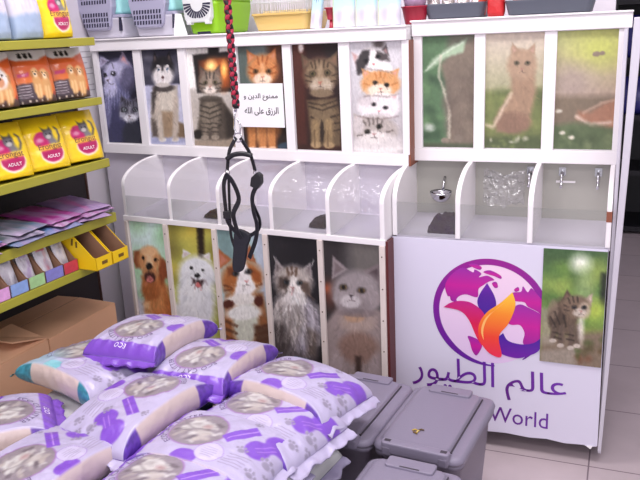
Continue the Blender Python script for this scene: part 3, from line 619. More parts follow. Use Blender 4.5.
LN = 140
def pic_golden():
    P = Pic(NU, LN, ((18, 24), (155, 42), (62, 400), (200, 400)), (190, 216, 196), 1.5); P.wob = 5; P.k = 1.16; P.c = (100, 200)
    P.grad(20, (206, 226, 226), 600, (150, 176, 140)); P.blot(12, (20, 30, 180, 350), 34, [(176, 214, 178), (222, 234, 230), (150, 196, 150)], 4); P.p([(20, 270), (90, 290), (110, 420), (60, 420)], (196, 190, 206), 10, .8); P.e(160, 390, 40, 60, (190, 170, 190), soft=.6)
    P.p([(70, 215), (140, 205), (176, 290), (200, 380), (210, 560), (90, 560), (104, 390), (84, 300)], (188, 118, 62), 6); P.e(118, 300, 30, 70, (208, 146, 88), a=.8); P.p([(110, 320), (190, 300), (206, 420), (120, 420)], (196, 124, 70), 8); P.l([(88, 300), (106, 395)], 22, (226, 186, 140), 7); P.e(104, 255, 34, 30, (176, 104, 52), a=.8); P.l([(88, 330), (100, 400)], 7, (236, 206, 170), 5)
    P.blot(24, (84, 220, 190, 400), 9, [(214, 150, 92), (160, 94, 46)], 9, a=.45)
    P.p([(46, 140), (66, 135), (72, 190), (52, 190), (42, 170)], (156, 88, 48), 5); P.p([(132, 150), (158, 170), (162, 212), (140, 232), (126, 205)], (150, 82, 44), 5)
    P.e(97, 165, 38, 40, (206, 150, 98)); P.e(97, 140, 28, 14, (226, 182, 136)); P.p([(88, 150), (108, 150), (116, 196), (84, 196)], (228, 190, 150), 6); P.e(102, 206, 28, 24, (196, 140, 92)); P.e(100, 216, 20, 16, (84, 46, 40)); P.e(100, 222, 12, 10, (206, 126, 120))
    P.e(98, 183, 11, 10, (34, 28, 30)); P.e(78, 158, 5, 5, (40, 28, 24)); P.e(120, 162, 5, 5, (40, 28, 24)); P.fur(125, 310, 50, 120, 190, 20, 3); P.fur(97, 180, 34, 36, 50, 9, 4); P.noise(.24, 5, 10, 2); P.C = P.C*1.1+8; return P
def pic_samoyed():
    P = Pic(NU, LN, ((180, 42), (340, 56), (217, 470), (372, 470)), (150, 150, 70), 1.5); P.wob = 6; P.k = 1.1; P.c = (285, 240)
    P.grad(40, (226, 206, 90), 300, (180, 186, 90)); P.blot(22, (180, 50, 350, 380), 30, [(236, 214, 96), (150, 144, 66), (200, 206, 110), (130, 116, 60)], 4, a=.6); P.p([(284, 40), (306, 40), (310, 170), (290, 170)], (60, 44, 30), 6); P.p([(190, 340), (240, 340), (260, 480), (200, 480)], (206, 206, 200), 10)
    ear(P, (236, 175), (266, 158), (240, 142), (232, 232, 234), (216, 196, 196)); ear(P, (302, 162), (330, 180), (326, 150), (232, 232, 234), (216, 196, 196))
    P.e(280, 330, 62, 130, (228, 230, 236)); P.e(285, 560, 80, 150, (220, 222, 230)); P.e(285, 225, 62, 62, (236, 238, 242)); P.e(262, 300, 40, 60, (240, 242, 246), a=.8); P.blot(26, (232, 200, 340, 470), 12, [(246, 248, 250), (204, 208, 218)], 5, a=.45)
    P.e(266, 207, 6, 5, (30, 28, 30)); P.e(303, 211, 6, 5, (30, 28, 30)); P.e(285, 231, 9, 8, (26, 24, 28)); P.p([(266, 242), (284, 248), (312, 244), (300, 262), (288, 274), (276, 260)], (70, 40, 44), 4); P.e(289, 264, 10, 9, (226, 130, 130)); P.fur(285, 330, 70, 130, 200, 18, 3, 3, .5, .14); P.fur(285, 230, 56, 52, 90, 12, 5, 2.4, .5, .12); P.noise(.12, 5, 8, 2); return P
def pic_calico():
    P = Pic(NU, LN, ((24, 10), (186, 26), (54, 395), (208, 440)), (170, 196, 202), 1.5); P.wob = 5; P.k = 1.04; P.c = (112, 200)
    P.grad(20, (176, 206, 206), 500, (176, 186, 196)); P.p([(20, 0), (70, 0), (90, 120), (30, 120)], (120, 150, 150), 12, .7); P.p([(145, 20), (200, 30), (215, 300), (170, 240)], (196, 206, 222), 10)
    P.p([(54, 230), (180, 230), (196, 330), (206, 600), (60, 600), (50, 330)], (170, 112, 66), 7); P.p([(60, 270), (120, 400), (70, 410), (50, 330)], (180, 116, 66), 7); P.e(122, 330, 42, 90, (216, 220, 206)); P.p([(150, 340), (200, 350), (206, 470), (160, 470)], (120, 84, 60), 8)
    stripes(P, [[(56, 320+k*26), (92, 340+k*26)] for k in range(5)]+[[(156, 350+k*24), (196, 344+k*24)] for k in range(5)], 9, (110, 66, 40))
    ear(P, (30, 150), (78, 115), (30, 76), (190, 118, 70), (206, 140, 120)); ear(P, (116, 112), (160, 130), (138, 66), (180, 110, 66), (200, 140, 120))
    P.e(110, 180, 70, 62, (202, 136, 80)); P.p([(104, 120), (122, 120), (142, 170), (160, 215), (130, 245), (84, 235), (96, 170)], (244, 240, 240), 5); P.e(108, 250, 54, 20, (236, 232, 228)); P.e(70, 190, 22, 24, (190, 118, 60), a=.8); P.p([(60, 140), (92, 140), (96, 164), (64, 170)], (150, 88, 48), 5); P.p([(134, 140), (172, 160), (176, 200), (150, 186)], (180, 104, 50), 5); stripes(P, [[(50, 200), (76, 206)], [(52, 216), (78, 214)], [(160, 206), (176, 200)]], 6, (126, 70, 40))
    P.e(64, 262, 20, 14, (110, 50, 34)); P.e(166, 258, 14, 20, (110, 50, 34)); P.e(115, 295, 60, 26, (240, 240, 238)); eyes(P, [(90, 162), (134, 157)], 12, (110, 130, 150)); nose(P, 127, 190, 7, (216, 120, 116)); whisk(P, 125, 205, 50); P.fur(120, 320, 60, 120, 130, 18, 3); P.fur(110, 190, 60, 60, 80, 11, 4); P.noise(.22, 6, 10, 2); return P
def pic_longhair():
    P = Pic(NU, LN, ((202, 30), (370, 48), (224, 445), (388, 458)), (40, 38, 46), 1.5); P.wob = 7; P.k = 1.06; P.c = (290, 220)
    P.grad(20, (52, 50, 58), 450, (34, 30, 36)); P.e(330, 90, 50, 50, (34, 32, 40), soft=.6)
    P.e(285, 380, 84, 130, (120, 112, 116)); P.e(330, 340, 44, 90, (190, 184, 200)); P.e(270, 310, 52, 80, (196, 188, 186)); P.e(240, 390, 34, 60, (84, 74, 74)); P.p([(330, 340), (366, 360), (360, 440), (330, 440)], (120, 106, 100), 9); P.e(290, 560, 80, 120, (110, 100, 104))
    for k in range(16):
        x = 232+k*9; P.l([(x, 240+abs(8-k)*4), (x+10, 320), (x+4, 400)], 6, [(222, 216, 212), (128, 116, 112), (170, 162, 162)][k % 3], 4, .55)
    ear(P, (222, 185), (258, 150), (232, 115), (180, 172, 172), (110, 96, 98)); ear(P, (314, 155), (350, 190), (342, 128), (180, 172, 172), (110, 96, 98)); P.l([(230, 130), (226, 112)], 3, (220, 216, 214)); P.l([(346, 140), (352, 120)], 3, (220, 216, 214))
    P.e(287, 195, 62, 56, (196, 186, 180)); P.p([(240, 180), (270, 176), (280, 205), (262, 220), (238, 214)], (104, 88, 82), 6); P.p([(302, 186), (336, 196), (344, 240), (312, 222)], (120, 100, 90), 6); P.p([(284, 170), (296, 170), (320, 230), (290, 250), (266, 236)], (240, 234, 230), 5)
    stripes(P, [[(268, 150), (274, 172)], [(283, 146), (284, 170)], [(298, 150), (296, 172)]], 8, (112, 84, 66)); eyes(P, [(266, 196), (308, 196)], 10, (110, 140, 160)); nose(P, 286, 215, 7, (190, 130, 130)); P.e(292, 250, 40, 20, (230, 224, 222)); P.fur(287, 330, 80, 130, 240, 26, 3, 3, .6, .4); P.fur(287, 200, 56, 50, 70, 12, 4); P.noise(.4, 4, 14, 2); return P
def pic_greycat():
    P = Pic(NU, LN, ((32, 12), (232, 30), (46, 440), (233, 470)), (96, 92, 92), 1.5); P.wob = 4; P.k = 1.06; P.c = (146, 190)
    P.p([(0, 0), (110, 0), (90, 300), (0, 300)], (66, 58, 60), 20); P.p([(120, 0), (260, 0), (260, 140), (140, 140)], (126, 120, 116), 20); P.e(56, 200, 26, 40, (150, 80, 60), soft=.8, a=.7); P.e(50, 180, 12, 14, (190, 100, 60), soft=.8)
    P.e(140, 380, 100, 140, (168, 152, 150)); P.p([(44, 300), (90, 240), (240, 250), (250, 700), (50, 700)], (170, 154, 152), 8); P.e(150, 290, 60, 40, (186, 166, 158)); P.e(140, 276, 34, 18, (204, 164, 130), a=.7); P.e(150, 380, 64, 54, (160, 130, 118)); P.p([(140, 410), (160, 410), (158, 470), (142, 470)], (84, 62, 54), 6)
    for k in range(14): a = R(200+k*11); P.l([(150, 400), (150+66*math.cos(a), 390+58*math.sin(a))], 3, [(176, 146, 130), (120, 92, 80)][k % 2], 2.5, .22)
    P.e(80, 470, 28, 80, (182, 166, 166)); P.e(208, 480, 26, 80, (176, 160, 160))
    ear(P, (66, 150), (122, 116), (70, 72), (164, 152, 154), (132, 116, 118)); ear(P, (170, 122), (226, 172), (226, 94), (140, 126, 128), (92, 76, 80))
    P.e(146, 186, 82, 66, (170, 160, 162)); P.e(100, 212, 30, 30, (176, 166, 168)); P.e(190, 214, 42, 36, (174, 162, 164)); P.e(140, 236, 58, 28, (162, 150, 152)); P.e(128, 222, 34, 22, (206, 198, 200))
    eyes(P, [(105, 176), (165, 185)], 14, (214, 170, 96), squash=.75); nose(P, 131, 205, 8, (84, 70, 76)); P.e(150, 262, 60, 14, (140, 126, 128), a=.7); P.fur(150, 360, 84, 120, 160, 18, 3, 3, .5, .2); P.fur(146, 190, 76, 60, 110, 10, 4, 2.4, .5, .16); P.noise(.16, 6, 9, 2); return P
def pic_kittenpath():
    P = Pic(NU, NV, ((40, 15), (270, 28), (22, 430), (248, 462)), (110, 146, 76)); P.wob = 5; P.k = .94; P.c = (140, 330)
    P.grad(15, (84, 120, 76), 300, (150, 166, 84)); P.blot(26, (30, 20, 270, 280), 34, [(70, 110, 66), (140, 180, 84), (100, 150, 76), (176, 196, 100)], 6, a=.6); P.e(176, 52, 34, 30, (250, 252, 240), soft=.8); P.p([(170, 60), (215, 60), (235, 220), (150, 220)], (206, 226, 160), 20, .5); P.p([(255, 90), (275, 90), (270, 240), (250, 200)], (50, 60, 44), 10); P.e(235, 240, 40, 40, (190, 210, 90), soft=.7)
    P.p([(20, 340), (270, 320), (270, 480), (10, 480)], (150, 132, 112), 14); P.p([(20, 220), (60, 230), (70, 370), (20, 370)], (176, 166, 150), 12, .8); P.p([(20, 395), (170, 385), (150, 480), (10, 480)], (170, 158, 144), 10); P.blot(14, (150, 350, 265, 440), 12, [(140, 90, 60), (110, 100, 60), (90, 110, 50)], 8, a=.6)
    P.e(110, 262, 58, 74, (128, 108, 90)); P.e(85, 270, 34, 50, (104, 86, 72)); P.e(70, 230, 20, 40, (170, 150, 130), a=.6)
    for x, y in ((68, 350), (98, 370), (138, 380), (162, 372)): P.l([(x+6, 300), (x, y)], 24, (124, 106, 92), 5); P.e(x, y+6, 14, 9, (206, 194, 182))
    stripes(P, [[(70, 320), (98, 330)], [(74, 340), (100, 350)], [(120, 330), (150, 336)], [(122, 350), (150, 356)], [(76, 240), (96, 290)], [(60, 260), (80, 300)], [(110, 250), (120, 300)]], 6, (64, 52, 44)); P.e(178, 300, 12, 60, (240, 234, 224), soft=.6, a=.8)
    ear(P, (100, 200), (142, 180), (124, 154), (110, 90, 76), (150, 120, 106)); ear(P, (190, 190), (216, 222), (224, 166), (196, 180, 160), (226, 204, 190)); P.e(158, 220, 54, 44, (146, 124, 104)); P.e(190, 236, 24, 34, (206, 190, 170), a=.8); P.e(172, 244, 26, 16, (212, 200, 186))
    stripes(P, [[(128, 186), (136, 208)], [(146, 180), (150, 202)], [(164, 182), (166, 202)], [(112, 214), (130, 222)], [(114, 232), (132, 236)]], 5, (66, 54, 46)); eyes(P, [(152, 222), (190, 224)], 10, (110, 120, 130)); nose(P, 178, 240, 6, (180, 120, 116)); P.fur(110, 270, 54, 80, 110, 14, 3); P.fur(158, 220, 46, 40, 60, 10, 4); P.noise(.3, 6, 9, 2); return P

UP = [pic_greykittens, pic_husky, pic_tabbyfire, pic_orange, pic_tabbysit, pic_kittenstack]
UL = ['poster of two bluish grey kittens on an upper door of the long cabinet', 'poster of a husky dog sitting in snow on an upper door',
      'poster of a grey tabby cat sitting by a fireplace, beside the hanging leash', 'poster of an orange cat half covered by a white notice',
      'poster of a brown tabby cat sitting upright against dark red brown', 'poster of four fluffy kittens stacked on top of each other']
UX = [(-1.359, -1.156), (-1.114, -.916), (-.876, -.661), (-.623, -.414), (-.375, -.176), (-.130, .074)]
for f, l, (a, b) in zip(UP, UL, UX):
    poster('animal_poster', l, f(), a, b, YU+.012-.001, 1.046, 1.445, ML, group='animal posters on the upper doors')
LW = [pic_golden, pic_samoyed, pic_calico, pic_longhair, pic_greycat]
LLB = ['poster of a smiling golden retriever below the open bins', 'poster of a white fluffy dog with its mouth open against yellow foliage',
       'poster of a white and orange calico cat below the hanging harness', 'poster of a long haired grey and white cat on black', 'poster of a stout grey cat with amber eyes, nearest the red brown edge']
for f, l, a, b in zip(LW, LLB, LD[:-1], LD[1:]):
    P = f(); x0, x1 = a+.011, b-.011
    poster('animal_poster', l, P, x0, x1, YL+.0055, .045, ZS-.018, ML, group='animal posters on the lower front')
for f, l, (a, b) in zip((pic_catleaf, pic_catmeadow, pic_catlying), ('poster with painted gloss haze of a cat under a big leaf on the door nearest the brown edge', 'poster with painted gloss haze of a cat sitting in a meadow, middle door of the short cabinet', 'poster with painted gloss haze of a cat lying in grass, door beside the aluminium post'),
                        ((-.657, -.471), (-.433, -.237), (-.196, -.006))):
    P = f(); P.C = P.C*.76+np.array([206., 200., 190.])*.24  # pale wash mixed into the print colours for the haze of a glossy cover
    poster('animal_poster', l, P, a, b, YU2+.011, 1.061, 1.455, None, group='cat posters with painted gloss haze on the short cabinet')
P = pic_kittenpath(); poster('animal_poster', 'poster of a tabby kitten on a path, covering one side of the globe emblem', P, -.193, .005, YS-.0036, .368, .772, None)
# white notice
NT = empty('paper_notice', M=ML); tag(NT, 'white paper notice with two lines of black writing taped over the orange cat', 'notice')
MB().box(-.634, -.418, YU-.0070, YU-.0045, 1.132, 1.303).build('paper_sheet', mat('white paper', (244, 242, 246), .6), NT)
BLK = mat('black print', (22, 20, 24), .6)
TN = lambda x, z: Matrix(((1, 0, 0, x), (0, 0, -1, YU-.0070), (0, 1, 0, z), (0, 0, 0, 1)))
text_obj('\ufeed \ufee6\ufef3\ufeaa\ufedf\ufe8d \ufec9\ufeee\ufee8\ufee4\ufee3', .05, BLK, NT, 'lettering', (0, .158, 0, .029), TN(-.600, 1.236), .0006, offset=.0006)
text_obj('\ufeea\ufee0\ufedf\ufe8d \ufef0\ufee0\ufecb \ufed5\ufeaf\ufeae\ufedf\ufe8d', .05, BLK, NT, 'lettering', (0, .158, 0, .033), TN(-.600, 1.178), .0006, offset=.0006)
# notice on the wall behind the rack
WN = empty('wall_notice'); tag(WN, 'white paper sheet with faint grey lines on the wall beyond the rack', 'notice')
MB().box(-2.2195, -2.217, .12, .33, 1.24, 1.48).build('paper_sheet', mat('white paper', (244, 242, 246), .6), WN)
ln = MB()
for k in range(9): ln.box(-2.2168, -2.2163, .15, .29-.03*(k % 3 == 2), 1.45-k*.024-.004, 1.45-k*.024)
ln.build('ruled_lines', mat('grey print', (196, 192, 200), .6), WN)
# ------------------------------------------------------------------ shelf rack
MR = Matrix.Translation((-1.697, -.4, 0)) @ Matrix.Rotation(-math.atan(.058), 4, 'Z')
RK = empty('shelf_rack', M=MR); tag(RK, 'tall shop rack with olive green shelf edges along the side wall', 'shelving')
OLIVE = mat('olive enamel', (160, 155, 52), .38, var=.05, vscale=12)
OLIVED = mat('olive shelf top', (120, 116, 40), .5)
Y0, Y1 = -1.25, .064
SH = [(1.506, .027), (1.302, .026), (1.083, .030), (.882, .034), (.726, .030)]
for z, h in SH:
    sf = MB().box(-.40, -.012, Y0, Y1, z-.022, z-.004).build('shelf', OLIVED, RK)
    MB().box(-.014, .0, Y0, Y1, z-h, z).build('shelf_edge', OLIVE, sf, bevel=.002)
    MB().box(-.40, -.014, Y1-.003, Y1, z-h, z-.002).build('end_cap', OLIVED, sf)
MB().box(-.42, -.402, Y0, .36, .02, 2.0).build('back_panel', DARK, RK)
for y in (-1.24, -.62): MB().box(-.402, -.375, y-.015, y+.015, 0, 2.0).build('upright', mat('black steel upright', (34, 30, 30), .5), RK)
MB().box(-.402, -.395, .352, .36, .02, 1.9).build('end_strip', mat('dark brown strip', (70, 46, 40), .5), RK)

def shelf_bag(name, label, cat, y0, y1, z0, h, d, painter, xf=-.03, lean=6, group=None, flap=None, mname='bag film', rot=0, words=()):
    """a filled pouch standing on a shelf, printed face towards the aisle (+X of the rack)"""
    nu, nv = 44, 56; w = y1-y0
    P = painter(nu, nv)
    u, v = np.meshgrid(np.linspace(0, 1, nu), np.linspace(0, 1, nv))
    sd = int((y0+9)*1000) % 60
    def dep(u, v):
        prof = np.interp(v, [0, .06, .3, .7, .93, 1], [.06, .2, .8, 1., .95, .8])
        return d/2*(np.clip(1-np.abs(2*u-1)**3.2, 0, 1)**.6)*prof + .005*(fbm(u*6+sd, v*8, 4)-.5)*np.minimum(1, 8*np.minimum(u, 1-u))
    nar = np.interp(v, [0, .1, .5, 1], [.93, .96, 1, .98])
    yy = (u-.5)*w*nar; zz = h*(1-v)
    F = np.stack([dep(u, v), yy, zz], -1).reshape(-1, 3); B = np.stack([-dep(u, v)*.9-.001, yy, zz], -1).reshape(-1, 3)
    n = nu*nv; fc = gridfaces(nu, nv) + [tuple(i+n for i in f) for f in gridfaces(nu, nv, True)]
    for j in range(nv-1):
        a = j*nu; fc.append((a, a+n, a+nu+n, a+nu)); a = j*nu+nu-1; fc.append((a, a+nu, a+nu+n, a+n))
    for i in range(nu-1):
        fc.append((i, i+1, i+1+n, i+n)); a = (nv-1)*nu+i; fc.append((a, a+n, a+n+1, a+1))
    C = P.C.reshape(-1, 3)
    M = MR @ Matrix.Translation((xf-d/2, (y0+y1)/2, z0)) @ Matrix.Rotation(R(rot), 4, 'Z') @ Matrix.Rotation(R(-lean), 4, 'Y')
    e = empty(name, M=M); tag(e, label, cat, group)
    raw_mesh('bag_body', np.concatenate([F, B]), fc, np.concatenate([C, C]), mat_paint(mname, .32, coat=.3), e)
    for body, uu, vv, sz, col, nm in words:
        def wp(x, y):
            pu, pv = np.array(uu+x/w), np.array(vv-y/h)
            return (float(dep(pu, pv))+.0012, (float(pu)-.5)*w*float(np.interp(pv, [0, .1, .5, 1], [.93, .96, 1, .98])), h*(1-float(pv)))
        text_obj(body, sz, mat('print '+nm, col, .5), e, 'lettering', warp=wp, align='CENTER')
    return e
Q = ((0, 0), (100, 0), (0, 100), (100, 100))
def paint_white(nu, nv):
    P = Pic(nu, nv, Q, (226, 222, 236)); P.wob = 6
    for k in range(7): P.l([(8+k*14, -5), (14+k*13, 60)], 4, (204, 194, 222), 4, .8)
    P.e(55, 20, 16, 20, (190, 184, 206), soft=.6, a=.6); P.p([(-5, 72), (105, 68), (105, 105), (-5, 105)], (176, 196, 226), 3); P.e(84, 45, 3, 2.5, (206, 80, 150)); P.C = P.C*.9; return P
def paint_orange(nu, nv):
    P = Pic(nu, nv, Q, (214, 96, 40)); P.grad(0, (196, 74, 34), 60, (226, 118, 54)); P.wob = 3
    P.p([(-5, -5), (105, -5), (105, 9), (66, 20), (18, 20), (-5, 12)], (232, 226, 220), 2)
    for x in (30, 43, 56): P.e(x, 12, 4.6, 4.2, (30, 26, 26), soft=.2); [P.e(x+dx, 7, 1.6, 1.5, (30, 26, 26)) for dx in (-3.4, 0, 3.4)]
    P.p([(-5, 64), (46, 62), (50, 105), (-5, 105)], (76, 62, 72), 2); P.p([(46, 88), (105, 84), (105, 105), (46, 105)], (84, 60, 62), 2)
    P.p([(12, 44), (36, 43), (36, 50), (12, 51)], (190, 60, 110), 2)
    for x, y, s in ((50, 54, 1.), (71, 58, 1.1)):
        P.e(x, y+14, 11*s, 24*s, (214, 160, 100)); P.e(x, y-10, 9*s, 10*s, (226, 176, 118)); P.e(x, y-7, 4.5*s, 5*s, (240, 214, 176)); P.e(x, y-8, 1.8, 1.6, (40, 30, 30)); P.e(x-3.5, y-13, 1.2, 1.3, (40, 30, 30)); P.e(x+3.5, y-13, 1.2, 1.3, (40, 30, 30)); P.e(x-8*s, y-8, 3*s, 7*s, (190, 130, 76)); P.e(x+8*s, y-8, 3*s, 7*s, (190, 130, 76)); P.l([(x-4, y+14), (x-4, y+34)], 5, (236, 196, 140), 2); P.l([(x+4, y+14), (x+4, y+34)], 5, (236, 196, 140), 2)
    for k in range(5): P.l([(6, 68+k*5), (34, 67.5+k*5)], 1.6, (206, 196, 200), .8, .8); P.e(12+k*14, 96, 1.8, 1.8, (236, 220, 210))
    P.e(90, 84, 4, 4, (170, 40, 36)); return P
def paint_orange_ball(nu, nv):
    P = paint_orange(nu, nv); P.e(58, 48, 18, 20, (236, 230, 226)); P.e(58, 56, 9, 9, (214, 150, 110)); P.e(58, 50, 3, 3, (50, 34, 34)); P.e(50, 44, 2, 2, (50, 34, 34)); P.e(66, 44, 2, 2, (50, 34, 34)); return P
def paint_yellow(nu, nv):
    P = Pic(nu, nv, Q, (244, 206, 22)); P.wob = 2; P.grad(0, (206, 172, 30), 22, (246, 210, 24)); P.noise(.10, 12, 20, 3)
    P.e(55, 72, 27, 20, (244, 226, 206), soft=.08); P.e(55, 70, 24, 18, (176, 24, 92), soft=.08); P.e(42, 46, 19, 16, (190, 26, 100), soft=.1); P.e(36, 46, 7, 4, (230, 190, 200), soft=.5, a=.7)
    P.p([(50, 36), (66, 38), (76, 60), (56, 62)], (120, 116, 120), 4); P.e(57, 36, 11, 10, (106, 102, 106)); P.p([(47, 33), (47, 21), (56, 29)], (84, 78, 82), 2); P.p([(58, 29), (66, 20), (67, 33)], (84, 78, 82), 2); P.e(57, 41, 6, 4, (190, 184, 180)); P.e(53, 35, 1.8, 1.8, (20, 20, 20)); P.e(62, 35, 1.8, 1.8, (20, 20, 20))
    P.l([(74, 54), (82, 42), (81, 30), (77, 25)], 5, (92, 84, 84), 2)
    P.p([(22, 57), (92, 53), (92, 64), (22, 67)], (246, 206, 60), 2, .85); return P
WT = (250, 248, 250)
YW = (('Erongist', .53, .635, .027, (116, 66, 60), 'brown'), ('ADULT', .55, .80, .015, WT, 'white'))
for k, (a, b) in enumerate(((-.235, -.105), (-.37, -.24), (-.50, -.375))):
    shelf_bag('food_bag', ['white and pale blue bag on the top shelf beside the yellow bag', 'white and pale blue bag on the top shelf, middle of the three', 'white and pale blue bag on the top shelf farthest from the yellow bag'][k], 'bag', a, b, 1.508, .25, .09, paint_white, group='white bags on the top shelf')
shelf_bag('food_bag', 'yellow cat food bag standing alone at the end of the top shelf', 'bag', -.09, .06, 1.508, .19, .08, paint_yellow, xf=-.06, words=YW)
for a, l, f in ((-.095, 'orange dog food bag with two puppies at the open end of its shelf', paint_orange), (-.258, 'orange dog food bag with two puppies, middle of the three', paint_orange), (-.42, 'orange dog food bag with a white round face, at the photo edge', paint_orange_ball)):
    shelf_bag('dog_food_bag', l, 'bag', a, a+.158, 1.304, .172, .07, f, group='orange dog food bags', lean=8, rot=-12)
for a, l in ((-.100, 'yellow cat food bag at the open end of its shelf row'), (-.268, 'yellow cat food bag second from the open end of its shelf'), (-.435, 'yellow cat food bag third from the open end of its shelf'), (-.602, 'yellow cat food bag cut by the photo edge below the orange bags')):
    shelf_bag('cat_food_bag', l, 'bag', a, a+.17, 1.085, .178, .075, paint_yellow, group='yellow cat food bags', lean=14, xf=-.008, rot=-12, words=YW)

# flat packets lying on the fourth shelf
def packet(name, label, x, y, z, w, d, cols, yaw, tilt, seed):
    nu, nv = 26, 34
    P = Pic(nu, nv, Q, cols[0]); rs = random.Random(seed); P.wob = 6
    for k in range(6): P.l([(rs.uniform(0, 100), 0), (rs.uniform(0, 100), 100)], rs.uniform(4, 14), cols[1 + k % (len(cols)-1)], 3, .8)
    P.blot(8, (5, 5, 95, 95), 9, cols, seed, a=.7); P.p([(-5, 90), (105, 90), (105, 105), (-5, 105)], (206, 196, 214), 2, .5); P.C = P.C*np.array([.80, .74, .82])
    u, v = np.meshgrid(np.linspace(0, 1, nu), np.linspace(0, 1, nv))
    hh = .009*np.clip(np.minimum(np.minimum(u, 1-u), np.minimum(v, 1-v))*7, 0, 1)**.7+.0012+.005*(fbm(u*6, v*6, seed)-.5)
    hh = np.maximum(hh, .0008); X = (v-.5)*d; Yy = (u-.5)*w
    T = np.stack([X, Yy, .010+hh], -1).reshape(-1, 3); B = np.stack([X, Yy, .010-hh*.9], -1).reshape(-1, 3); n = nu*nv
    fc = gridfaces(nu, nv) + [tuple(i+n for i in f) for f in gridfaces(nu, nv, True)]
    C = P.C.reshape(-1, 3)
    o = raw_mesh(name, np.concatenate([T, B]), fc, np.concatenate([C, C]), mat_paint('packet film', .3, coat=.25), None,
                 MR @ Matrix.Translation((x, y, z)) @ Matrix.Rotation(R(yaw), 4, 'Z') @ Matrix.Rotation(R(tilt), 4, 'Y'))
    return tag(o, label, 'packet', 'flat packets on the fourth shelf')
LIL, PNK, BLU, TEA, MAGN = (206, 180, 214), (224, 130, 190), (70, 120, 200), (110, 170, 190), (196, 70, 160)
pk = [(-.03, [(LIL, (186, 150, 200), (232, 220, 236)), (PNK, LIL, (240, 226, 240)), ((176, 150, 196), PNK, LIL)], ['lilac', 'pink', 'mauve']), (-.19, [((120, 170, 214), LIL, TEA), (PNK, MAGN, (246, 230, 240)), (MAGN, PNK, LIL)], ['light blue', 'pink striped', 'magenta']),
      (-.36, [((150, 196, 214), TEA, LIL), ((176, 190, 186), (90, 120, 110), (222, 226, 226)), ((160, 180, 180), TEA, (226, 226, 230))], ['pale blue', 'grey green', 'silver green']), (-.53, [((196, 190, 206), LIL, (226, 222, 230)), ((226, 150, 200), PNK, (240, 220, 236)), (BLU, (40, 90, 180), (120, 190, 230))], ['silvery', 'rose', 'bright blue']),
      (-.70, [((206, 200, 214), LIL, PNK), ((214, 150, 196), LIL, MAGN), ((60, 110, 190), BLU, TEA)], ['pearl', 'dusty pink', 'deep blue'])]
for i, (y, st, nm) in enumerate(pk):
    for k, (cols, w) in enumerate(zip(st, nm)):
        pos = ['lowest', 'middle', 'topmost'][k]; wh = ['at the open shelf end', 'second from the shelf end', 'third from the shelf end', 'fourth from the shelf end', 'farthest from the shelf end'][i]
        packet('flat_packet', '%s plastic packet, %s in the packet stack %s' % (w, pos, wh), -.100-.012*k, y+.012*(k-1), .886+.013*k, .150, .25, cols, (i*11+k*17) % 31-15, 3, i*5+k)

# display boxes on the fifth shelf
KRAFT = mat('brown cardboard inside', (150, 112, 88), .75, var=.08, vscale=25)
def tray(name, label, y0, y1, z, xb, xf, hb, hf, m, lettering=None, face=None):
    e = empty(name, M=MR @ Matrix.Translation((0, (y0+y1)/2, z))); tag(e, label, 'display box', 'display boxes on the fifth shelf')
    w = (y1-y0)/2; t = .002
    MB().box(xb, xf, -w, w, 0, t).build('bottom_board', KRAFT, e)
    MB().box(xb, xb+t, -w, w, 0, hb).build('back_board', KRAFT, e)
    xm = xb+(xf-xb)*.45
    prof = [(xb, 0), (xf, 0), (xf, hf), (xf-.012, hf+.002), (xm, hb), (xb, hb)]
    for s in (-1, 1):
        sb = MB().prism(prof, 1, s*w-s*t if s < 0 else w-t, s*w if s > 0 else -w+t).build('side_board', m, e) if False else MB().prism(prof, 1, (-w if s < 0 else w-t), (-w+t if s < 0 else w)).build('side_board', m if s < 0 else m, e)
        MB().prism([(p[0]*.98+xm*.02, max(p[1]*.98, .003)) for p in prof], 1, (-w+t if s < 0 else w-t-.0006), (-w+t+.0006 if s < 0 else w-t)).build('lining', KRAFT, sb)
    MB().box(xf-t, xf, -w, w, 0, hf).build('front_board', face or m, e)
    return e
YEL = mat('yellow printed card', (240, 200, 20), .4, var=.03, vscale=20)
for a, b, l in ((-.150, -.070, 'yellow cut-away display box, nearer to the coloured pouch boxes'), (-.064, .018, 'yellow cut-away display box at the open end of the shelf')):
    e = tray('display_box', l, a, b, .727, -.12, .075, .135, .045, YEL)
    mk = MB(); mk.prism([(-.03, .085), (-.022, .085), (-.016, .11), (-.024, .11)], 1, -(b-a)/2-.0006, -(b-a)/2).prism([(-.01, .078), (-.002, .078), (.0, .10), (-.008, .10)], 1, -(b-a)/2-.0006, -(b-a)/2)
    mk.build('dark_mark', mat('brown print', (110, 80, 20), .6), e)
    MB().box(.0752, .0758, -.012, .016, .016, .028).build('dark_mark', mat('brown print', (110, 80, 20), .6), e)
def paint_pouch(nu, nv, c=(150, 130, 190)):
    P = Pic(nu, nv, Q, (222, 218, 226)); P.wob = 6; P.blot(9, (15, 20, 85, 80), 12, [c, (180, 170, 186), (236, 234, 238)], int(c[0]), a=.7)
    P.p([(20, 8), (80, 8), (80, 18), (20, 18)], c, 2, .8); return P
TR = [(-.222, -.155, 'red fronted', (196, 60, 80), (160, 160, 176)), (-.305, -.226, 'blue purple fronted', (130, 128, 196), (196, 70, 90)), (-.378, -.309, 'lime green fronted', (160, 200, 140), (176, 150, 196)), (-.454, -.382, 'light blue fronted', (136, 164, 214), (150, 150, 160)), (-.552, -.458, 'pink fronted', (214, 158, 206), (180, 180, 190)), (-.65, -.556, 'orange fronted', (236, 150, 60), (170, 170, 190))]
